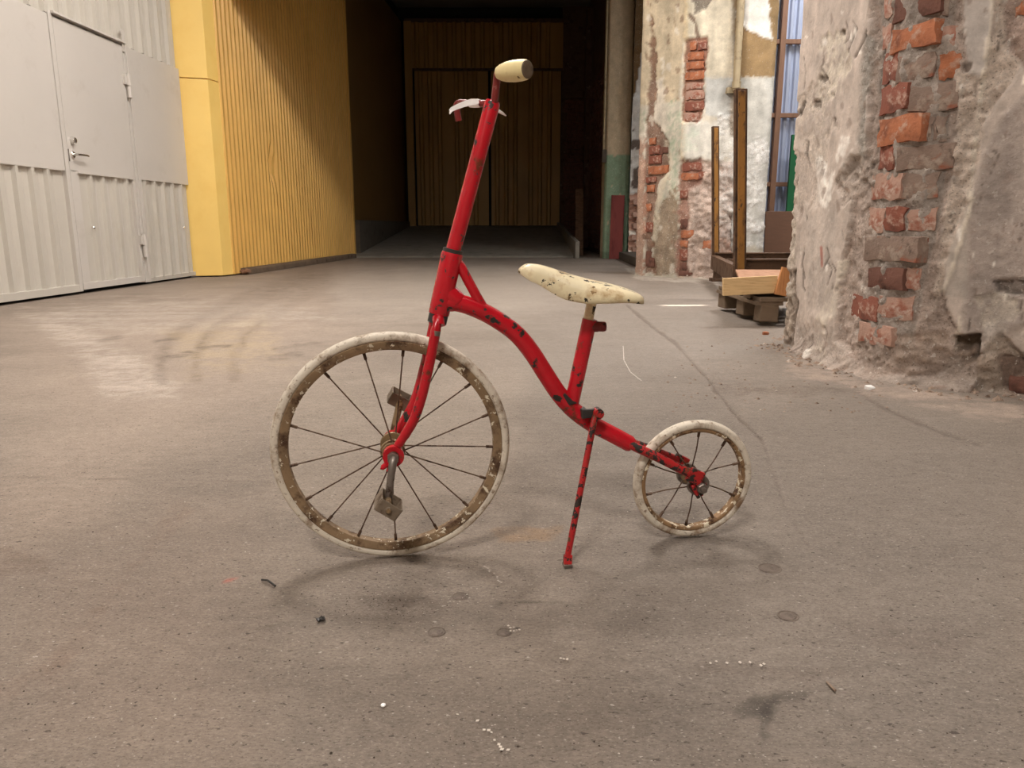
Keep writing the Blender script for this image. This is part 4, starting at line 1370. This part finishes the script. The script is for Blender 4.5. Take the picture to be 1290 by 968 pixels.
# ------------------------------------------------------------------ pallet with crate parts on it
pal = empty('wooden_pallet', (1.30, 3.94, 0))
tag(pal, 'weathered grey wooden pallet tucked against the big right pier', 'pallet')
for i, x in enumerate((.055, .60, 1.145)):
    for y in (.05, .36, .74):
        m = MB().box((x, y, .066), (.10, .14 if y != .05 else .10, .088), None, .004)
        obj('block', m, M['wood_grey'], pal, bevel=.006)
    m = MB().box((x, .40, .011), (.10, .80, .022), None, .002)
    if i:
        obj('bottom_board', m, M['wood_grey'], pal)
    m = MB().box((x, .40, .12), (.14, .80, .020), None, .002)
    obj('stringer_board', m, M['wood_grey'], pal)
for y in (.05, .225, .40, .575, .75):
    m = MB().box((.60, y, .142), (1.20, .12, .022), None, .002)
    obj('top_board', m, M['wood_grey'], pal)
cr = empty('wooden_crate', (1.12, 3.97, .160))
tag(cr, 'low crate of pale yellow plank with brown board top on the pallet', 'crate')
m = MB().box((.135, .012, .052), (.285, .024, .092), Matrix.Rotation(R(-3), 3, 'Y'))
tag(obj('plank', m, M['wood_light'], cr, bevel=.002), 'pale yellow plank')
m = MB().box((.305, -.012, .074), (.062, .024, .145), Matrix.Rotation(R(12), 3, 'Y'))
tag(obj('end_batten', m, M['wood_orange'], cr, bevel=.002), 'orange upright batten')
m = MB().prism([(.085, .03), (.34, .02), (.75, .90), (.325, .93)], (1, 0, 0), (0, 1, 0), (0, 0, 1), (0, 0, .071), .014)
tag(obj('lid_board', m, M['wood_pink'], cr, bevel=.002), 'brown board top')
m = MB().prism([(.12, .04), (.34, .03), (.72, .88), (.34, .90)], (1, 0, 0), (0, 1, 0), (0, 0, 1), (0, 0, .004), .067)
obj('body', m, M['wood_dark'], cr)

# ------------------------------------------------------------------ the child's bicycle (local frame: x to the rear, y away from the camera, z up)
bike = empty('child_bicycle', (-.186, 1.124, .002), (R(3), 0, R(9.06)))
tag(bike, 'red vintage child bicycle with big front wheel and cream saddle, on its kickstand', 'bicycle')


def bz(pts, k=8):
    """Catmull-Rom through the points"""
    P = [np.array(p, float) for p in pts]
    P = [2 * P[0] - P[1]] + P + [2 * P[-1] - P[-2]]
    out = []
    for i in range(1, len(P) - 2):
        for j in range(k):
            t = j / k
            out.append(tuple(.5 * ((2 * P[i]) + (-P[i - 1] + P[i + 1]) * t + (2 * P[i - 1] - 5 * P[i] + 4 * P[i + 1] - P[i + 2]) * t * t + (-P[i - 1] + 3 * P[i] - 3 * P[i + 1] + P[i + 2]) * t ** 3)))
    out.append(tuple(P[-2]))
    return out


def wheel(name, cx, cz, Ro, sect, tdepth, angles, rim_in, hubr, hubw, mat_rim, spoke_bend=0.0):
    cen = (cx, 0, cz)
    # rim: sidewalls and an inner band
    w = .0078
    tb = Ro - tdepth
    prof = [(-w * .9, tb + .002), (-w * 1.08, tb + .001), (-w * 1.08, tb - .0015), (-w, tb - .003), (-w, rim_in + .0015), (-w * .85, rim_in), (w * .85, rim_in), (w, rim_in + .0015), (w, tb - .003), (w * 1.08, tb - .0015), (w * 1.08, tb + .001), (w * .9, tb + .002)]
    wh = obj(name, MB().lathe(prof, cen, (0, 1, 0), 96, True), mat_rim, bike, smooth=True, angle=50)
    tp = []
    for k in range(18):
        a = 2 * math.pi * k / 18
        r = sect * (1 + (.045 if k % 3 == 0 else -.03))
        tp.append((r * math.sin(a), Ro - tdepth * .52 + r / sect * tdepth * .52 * math.cos(a)))
    obj('tyre', MB().lathe(tp, cen, (0, 1, 0), 112, True), M['tyre'], wh, smooth=True, angle=80)
    hb = MB()
    hb.lathe([(-hubw, hubr * .55), (-hubw, hubr), (-hubw * .86, hubr * 1.05), (-hubw * .75, hubr * .6), (hubw * .75, hubr * .6), (hubw * .86, hubr * 1.05), (hubw, hubr), (hubw, hubr * .55)], cen, (0, 1, 0), 24)
    hb.tube([(cx, -hubw - .022, cz), (cx, hubw + .022, cz)], hubr * .33, 12)
    obj('hub', hb, M['brass'], wh, smooth=True)
    for i, ang in enumerate(angles):
        a = R(ang)
        side = -1 if i % 2 else 1
        off = R(14 if (i // 2) % 2 else -14)
        p0 = Vector((cx + hubr * .9 * math.cos(a + off), side * hubw * .85, cz + hubr * .9 * math.sin(a + off)))
        p1 = Vector((cx + (rim_in + .002) * math.cos(a), 0, cz + (rim_in + .002) * math.sin(a)))
        d = (p1 - p0).normalized()
        perp = Vector((-d.z, 0, d.x)) * spoke_bend * (1 if i % 3 else -1) * .004
        s = MB().tube([p0, p0.lerp(p1, .5) + perp, p1], .00112, 7)
        s.tube([p1 - d * .013, p1 - d * .001], .0024, 7)
        obj('spoke', s, M['spoke'], wh, smooth=True)
    return wh


RF, RR = .1825, .1035
fw = wheel('front_wheel', 0, RF, RF, .0092, .0145, [82.4, 104, 128, 164, 188, 210, 228, 248, 270, 295, 318, 338, 358, 18, 39, 60], RF - .0262, .0155, .024, M['rim'])
rw = wheel('rear_wheel', .4935, RR, RR, .0098, .0150, [86, 122, 158, 196, 231, 266, 300, 336, 17, 51], RR - .0192, .0135, .018, M['rim_flake'], .4)
# toothed hub rings seen between the fork blades
for yy in (-.019, .017):
    hb = MB()
    hb.lathe([(0, .010), (0, .0185), (.003, .0195), (.005, .0185), (.005, .010)], (0, yy, RF), (0, 1, 0), 20, True)
    ring = obj('hub_ring', hb, M['brass'], fw, smooth=True)
for yy in (-.027, .021):
    hb = MB().lathe([(0, .008), (0, .0185), (.004, .0190), (.005, .008)], (.4935, yy, RR), (0, 1, 0), 20, True)
    obj('hub_ring', hb, M['steel'], rw, smooth=True)

# frame
main = bz([(.0786, 0, .4095), (.107, 0, .4056), (.1368, 0, .3943), (.1669, 0, .3768), (.194, 0, .3554), (.2166, 0, .3275), (.2398, 0, .2914), (.2608, 0, .2598), (.2847, 0, .2327), (.3154, 0, .2089), (.356, 0, .1856), (.3835, 0, .1695)])
rad = [.0135] * len(main)
for i in range(len(main)):
    if i < 6:
        rad[i] = .0145
    if i >= len(main) - 1:
        rad[i] = .0120
obj('main_tube', MB().tube(main, rad, 20), M['red'], bike, smooth=True)
ht = MB()
ht.tube([(.0748, 0, .3905), (.0775, 0, .402), (.088, 0, .446), (.0955, 0, .4775), (.0962, 0, .4805)], [.0155, .0158, .0160, .0160, .0150], 20)
ht.tube(bz([(.084, 0, .425), (.092, 0, .418), (.103, 0, .4075)]), [.015] * 16 + [.014], 18, False)
obj('head_tube', ht, M['red'], bike, smooth=True)
ht = MB()
ht.tube([(.0715, 0, .377), (.0748, 0, .3905)], .0145, 20)
obj('bearing_ring', ht, M['black'], bike, smooth=True)
ht = MB()
ht.tube([(.0957, 0, .4795), (.0972, 0, .4858)], .0147, 20)
obj('bearing_ring', ht, M['black'], bike, smooth=True)
bt = MB()
bt.tube(bz([(.0955, 0, .470), (.106, 0, .4625), (.1215, 0, .434), (.134, 0, .411), (.1445, 0, .394)]), .0075, 16, True, 1.15)
obj('brace_tube', bt, M['red'], bike, smooth=True)
obj('seat_tube', MB().tube([(.281, 0, .238), (.3067, 0, .3777)], .0115, 20), M['red'], bike, smooth=True)
sp = MB().tube([(.303, 0, .37), (.3112, 0, .418)], .0078, 16)
obj('seat_post', sp, M['cream'], bike, smooth=True)
cb = MB()
cb.tube([(.306, -.003, .3672), (.3285, -.006, .3668), (.3305, -.006, .3668)], [.0078, .0080, .0068], 14)
cb.box((.3115, 0, .367), (.014, .016, .016))
cb.tube([(.3235, -.0135, .367), (.3235, .010, .367)], .0040, 10)
obj('clamp_bolt', cb, M['red_dark'], bike, smooth=True)
wl_ = MB().tube([(.2655, -.0105, .2625), (.277, -.010, .2475), (.287, -.009, .247)], [.003, .0055, .002], 8)
obj('weld_bead', wl_, M['black'], bike, smooth=True)
for s in (-1, 1):
    stt = MB()
    stt.tube(bz([(.377, s * .006, .1735), (.39, s * .011, .1675), (.4246, s * .021, .1520), (.455, s * .029, .1365), (.475, s * .032, .127)], 5), .0074, 14)
    stt.box((.4835, s * .033, .1215), (.025, .010, .024), Matrix.Rotation(R(27), 3, 'Y'))
    stt.box((.4875, s * .034, .1105), (.024, .006, .012), Matrix.Rotation(R(40), 3, 'Y'))
    stt.box((.4985, s * .034, .0985), (.006, .006, .022), Matrix.Rotation(R(18), 3, 'Y'))
    stt.box((.4855, s * .034, .0955), (.006, .006, .026), Matrix.Rotation(R(-28), 3, 'Y'))
    obj('rear_stay', stt, M['red_worn'], bike, smooth=True, bevel=.0015)
    nt_ = MB()
    nt_.lathe([(0, .0090), (.007, .0090), (.008, .0080)], (.4935, s * .037, RR), (0, s, 0), 6)
    nt_.lathe([(.006, .0042), (.015, .0042)], (.4935, s * .037, RR), (0, s, 0), 12)
    obj('axle_nut', nt_, M['steel'], bike)

# fork, steering stem, handlebar
fk = MB()
fk.tube([(.0755, 0, .393), (.0735, 0, .386), (.0715, 0, .374)], [.0135, .0140, .0125], 18)
fk.tube(bz([(.0735, -.019, .3760), (.0728, -.014, .3835), (.0730, 0, .3860), (.0728, .014, .3835), (.0735, .019, .3760)], 5), .0090, 12)
fork = obj('fork', fk, M['red'], bike, smooth=True)
for s in (-1, 1):
    f = MB()
    f.tube(bz([(.0728, s * .017, .382), (.0685, s * .023, .370), (.0605, s * .029, .333), (.0525, s * .032, .300), (.0440, s * .034, .268), (.0330, s * .034, .238), (.0190, s * .034, .214), (.0080, s * .034, .198)], 5),
           [.0080] * 5 + [.0088] * 26 + [.0080] * 4 + [.0075], 16, True, .80)
    f.lathe([(-.004, .0085), (-.005, .0160), (.005, .0160), (.004, .0085)], (.001, s * .036, RF), (0, 1, 0), 22, True)
    f.tube([(-.008, s * .036, RF - .012), (-.016, s * .036, RF - .018), (-.0185, s * .036, RF - .017)], [.005, .0042, .0036], 10)
    f.tube([(-.004, s * .036, RF - .014), (-.007, s * .036, RF - .024)], .0038, 10)
    obj('fork_blade', f, M['red'], fork, smooth=True)
tp_ = MB().tube([(.0671, -.0238, .3625), (.0686, -.0230, .3695)], .0092, 14, True, .80)
obj('bare_patch', tp_, M['steel'], fork, smooth=True)
st_ = MB().tube([(.0945, 0, .473), (.1544, 0, .6868), (.1556, 0, .6910)], [.0112, .0112, .0095], 20)
stem = obj('steering_stem', st_, M['red'], bike, smooth=True)
hbm = MB()
hbm.tube(bz([(.1540, .004, .684), (.1565, -.006, .690), (.1575, -.010, .700), (.1588, -.013, .714), (.1592, -.020, .7235), (.1625, -.032, .7245)], 6), .0052, 14)
hbm.tube(bz([(.156, -.004, .6885), (.149, .012, .6885), (.128, .030, .6898), (.1135, .042, .6915), (.1085, .046, .6885), (.1090, .047, .680), (.1115, .048, .667)], 6), .0048, 14)
bar = obj('handlebar', hbm, M['red_dark'], bike, smooth=True)
gdir = Vector((.62, -.78, .0)).normalized()
gp_ = MB().lathe([(-.002, .0060), (.0, .0085), (.006, .0108), (.016, .0130), (.028, .0140), (.040, .0138), (.048, .0128), (.0515, .0118)], (.160, -.026, .7242), gdir, 24)
gr = obj('grip', gp_, M['grip'], bar, smooth=True)
ge = MB().lathe([(.0510, .0118), (.0530, .0108), (.0538, .0080), (.0528, .0030)], (.160, -.026, .7242), gdir, 24)
tag(obj('grip_end', ge, M['grip_end'], gr, smooth=True), 'dirty brown end of the grip')
# white tape tied on the far side of the bar
tpm = MB()
ring_c = [(.1400, .020, .6892), (.1330, .026, .6895), (.1265, .0315, .6900), (.1200, .0365, .6908)]
tpm.tube(ring_c[:3], [.0055, .0058, .0056], 12)


def ribbon(mb, pts, w, t=.0008, up=(0, .3, 1)):
    P = [Vector(p) for p in pts]
    vs = []
    for i, q in enumerate(P):
        d = (P[min(i + 1, len(P) - 1)] - P[max(i - 1, 0)]).normalized()
        n = (Vector(up) - d * Vector(up).dot(d)).normalized()
        b = d.cross(n)
        ww = w[i] / 2
        vs += [q + n * ww + b * t, q - n * ww + b * t, q - n * ww - b * t, q + n * ww - b * t]
    fs = []
    for i in range(len(P) - 1):
        for k in range(4):
            fs.append((i * 4 + k, i * 4 + (k + 1) % 4, i * 4 + 4 + (k + 1) % 4, i * 4 + 4 + k))
    fs += [(3, 2, 1, 0), tuple(len(vs) - 4 + k for k in range(4))]
    mb.add(vs, fs)


ribbon(tpm, [(.1370, .012, .6915), (.1270, .016, .6905), (.1150, .018, .6870), (.1050, .019, .6830), (.0990, .019, .6800), (.0965, .019, .6775)], [.006, .0085, .0075, .0065, .006, .0045], up=(0, 0, 1))
ribbon(tpm, [(.0990, .019, .6790), (.0968, .018, .6760), (.0960, .018, .6735)], [.0035, .003, .001], up=(1, 0, 0))
ribbon(tpm, [(.1585, .014, .6820), (.166, .016, .6790), (.172, .017, .6762), (.1770, .018, .6728)], [.005, .0048, .0035, .0008])
tag(obj('tape_strip', tpm, M['tape'], bar), 'torn white tape strip tied round the bar')

# cranks and pedals turn with the front wheel
for s, (ex, ez), rollp in ((-1, (-.0085, .1245), R(36)), (1, (.0135, .237), R(30))):
    ck = MB()
    ck.tube(bz([(0, s * .034, RF), (.0005, s * .050, RF - .002), (ex * .35, s * .057, RF + (ez - RF) * .35), (ex, s * .062, ez)], 6), [.0058] * 6 + [.0060] * 6 + [.0056] * 6 + [.0052], 14)
    ck.lathe([(0, .0090), (.008, .0090)], (0, s * .042, RF), (0, s, 0), 6)
    crank = obj('crank', ck, M['steel'] if s < 0 else M['brass'], bike, smooth=True)
    cen = Vector((ex, s * .082, ez))
    rot = Matrix.Rotation(rollp, 3, 'Y')
    pd = MB()
    L_, D_, H_, T_ = .034, .040, .0205, .0022
    # bent strip frame, open in the middle
    for c, sz in (((0, -D_ / 2, 0), (L_, T_, H_)), ((0, D_ / 2, 0), (L_, T_, H_)), ((-L_ / 2, 0, 0), (T_, D_, H_)), ((L_ / 2, 0, 0), (T_, D_, H_))):
        pd.box(cen + rot @ Vector(c), sz, rot)
    pd.lathe([(0, .0055), (.002, .0050)], cen + Vector((0, s * (D_ / 2 + .001), 0)), (0, s, 0), 14)
    pedal = obj('pedal', pd, M['pedal'], crank, bevel=.0012)
    pz = MB().tube([cen + Vector((0, -s * .024, 0)), cen + Vector((0, s * .020, 0))], [.0050, .0042], 12)
    pz.lathe([(0, .0036), (.002, .0030)], cen + Vector((0, s * (D_ / 2 + .003), 0)), (0, s, 0), 10)
    obj('pedal_spindle', pz, M['brass'], crank, smooth=True)

# kickstand
br = MB()
br.box((.3085, -.0195, .2318), (.029, .006, .0145), Matrix.Rotation(R(-3), 3, 'Y'))
br.box((.2985, -.010, .231), (.010, .022, .013), Matrix.Rotation(R(-3), 3, 'Y'))
obj('kickstand_bracket', br, M['black'], bike, bevel=.0015)
ks = MB()
ks.tube([(.3190, -.030, .2330), (.3190, -.014, .2325)], .0082, 14)
ks.tube([(.3190, -.0325, .2330), (.3190, -.030, .2330)], .0052, 8)
ks.tube([(.3170, -.0225, .2320), (.3120, -.027, .2215), (.2870, -.0525, .115), (.2660, -.0735, .0245), (.2650, -.0745, .0195)], [.0062, .0060, .0058, .0058, .0058], 12, True, .8)
kst = obj('kickstand', ks, M['red_worn'], bike, smooth=True)
kf = MB().box((.2640, -.0765, .0105), (.0125, .011, .019), Matrix.Rotation(R(8), 3, 'Y') @ Matrix.Rotation(R(-20), 3, 'X'))
obj('foot', kf, M['red_worn'], kst, bevel=.0015)
kf = MB().box((.2632, -.0790, .0045), (.0135, .014, .005), Matrix.Rotation(R(-3), 3, 'X'))
obj('foot_pad', kf, M['steel'], kst, bevel=.001)

# saddle: pressed shell, top line / edge line / half width along x
T_ = [(.1955, .4555), (.1985, .4590), (.2049, .4628), (.217, .4640), (.2389, .4590), (.2635, .4505), (.2883, .4430), (.3134, .4365), (.3387, .4312), (.3643, .4240), (.3780, .4190), (.3841, .4150)]
E_ = [(.1955, .4520), (.2059, .4438), (.2228, .4365), (.2393, .4255), (.2580, .4158), (.2892, .4108), (.3241, .4118), (.3505, .4122), (.3715, .4090), (.3841, .4058)]
W_ = [(.1955, .009), (.199, .0135), (.2059, .0175), (.2228, .0220), (.2393, .0280), (.2580, .0375), (.2892, .0490), (.3241, .0540), (.3505, .0520), (.3715, .0440), (.3790, .036), (.3841, .024)]
xsad = np.concatenate([np.linspace(.1955, .21, 8), np.linspace(.215, .365, 34), np.linspace(.368, .3841, 9)])
tz, ez_, hw = (np.interp(xsad, *np.array(q).T) for q in (T_, E_, W_))
for arr in (tz, ez_, hw):
    arr[2:-2] = (arr[:-4] + arr[1:-3] * 2 + arr[2:-2] * 2 + arr[3:-1] * 2 + arr[4:]) / 8
nk = 21
vs = []
for lay in (0, 1):
    for i, x in enumerate(xsad):
        for k in range(nk):
            t = -1 + 2 * k / (nk - 1)
            a = t * math.pi / 2
            # flat-topped arch with drooping skirts
            yy = hw[i] * math.copysign(abs(math.sin(a)) ** .85, t)
            q = abs(t)
            z = ez_[i] + (tz[i] - ez_[i]) * (1 - q ** 2.6) ** .9
            if lay:
                yy *= .95
                z -= .0022
            vs.append((x, yy, z))
n1 = len(xsad) * nk
fs = []
for i in range(len(xsad) - 1):
    for k in range(nk - 1):
        a = i * nk + k
        fs.append((a, a + 1, a + nk + 1, a + nk))
        fs.append((n1 + a, n1 + a + nk, n1 + a + nk + 1, n1 + a + 1))
    for k in (0, nk - 1):
        a = i * nk + k
        q = (a, a + nk, n1 + a + nk, n1 + a)
        fs.append(q if k == 0 else q[::-1])
for i in (0, len(xsad) - 1):
    for k in range(nk - 1):
        a = i * nk + k
        q = (a, n1 + a, n1 + a + 1, a + 1)
        fs.append(q if i == 0 else q[::-1])
sd = obj('saddle', MB().add(vs, fs), M['cream'], bike, smooth=True, angle=60)
us = MB()
us.box((.307, 0, .4215), (.05, .03, .004), Matrix.Rotation(R(8), 3, 'Y'))
us.tube([(.309, 0, .408), (.3115, 0, .426)], .0088, 14)
obj('saddle_clamp', us, M['steel'], sd, smooth=True)
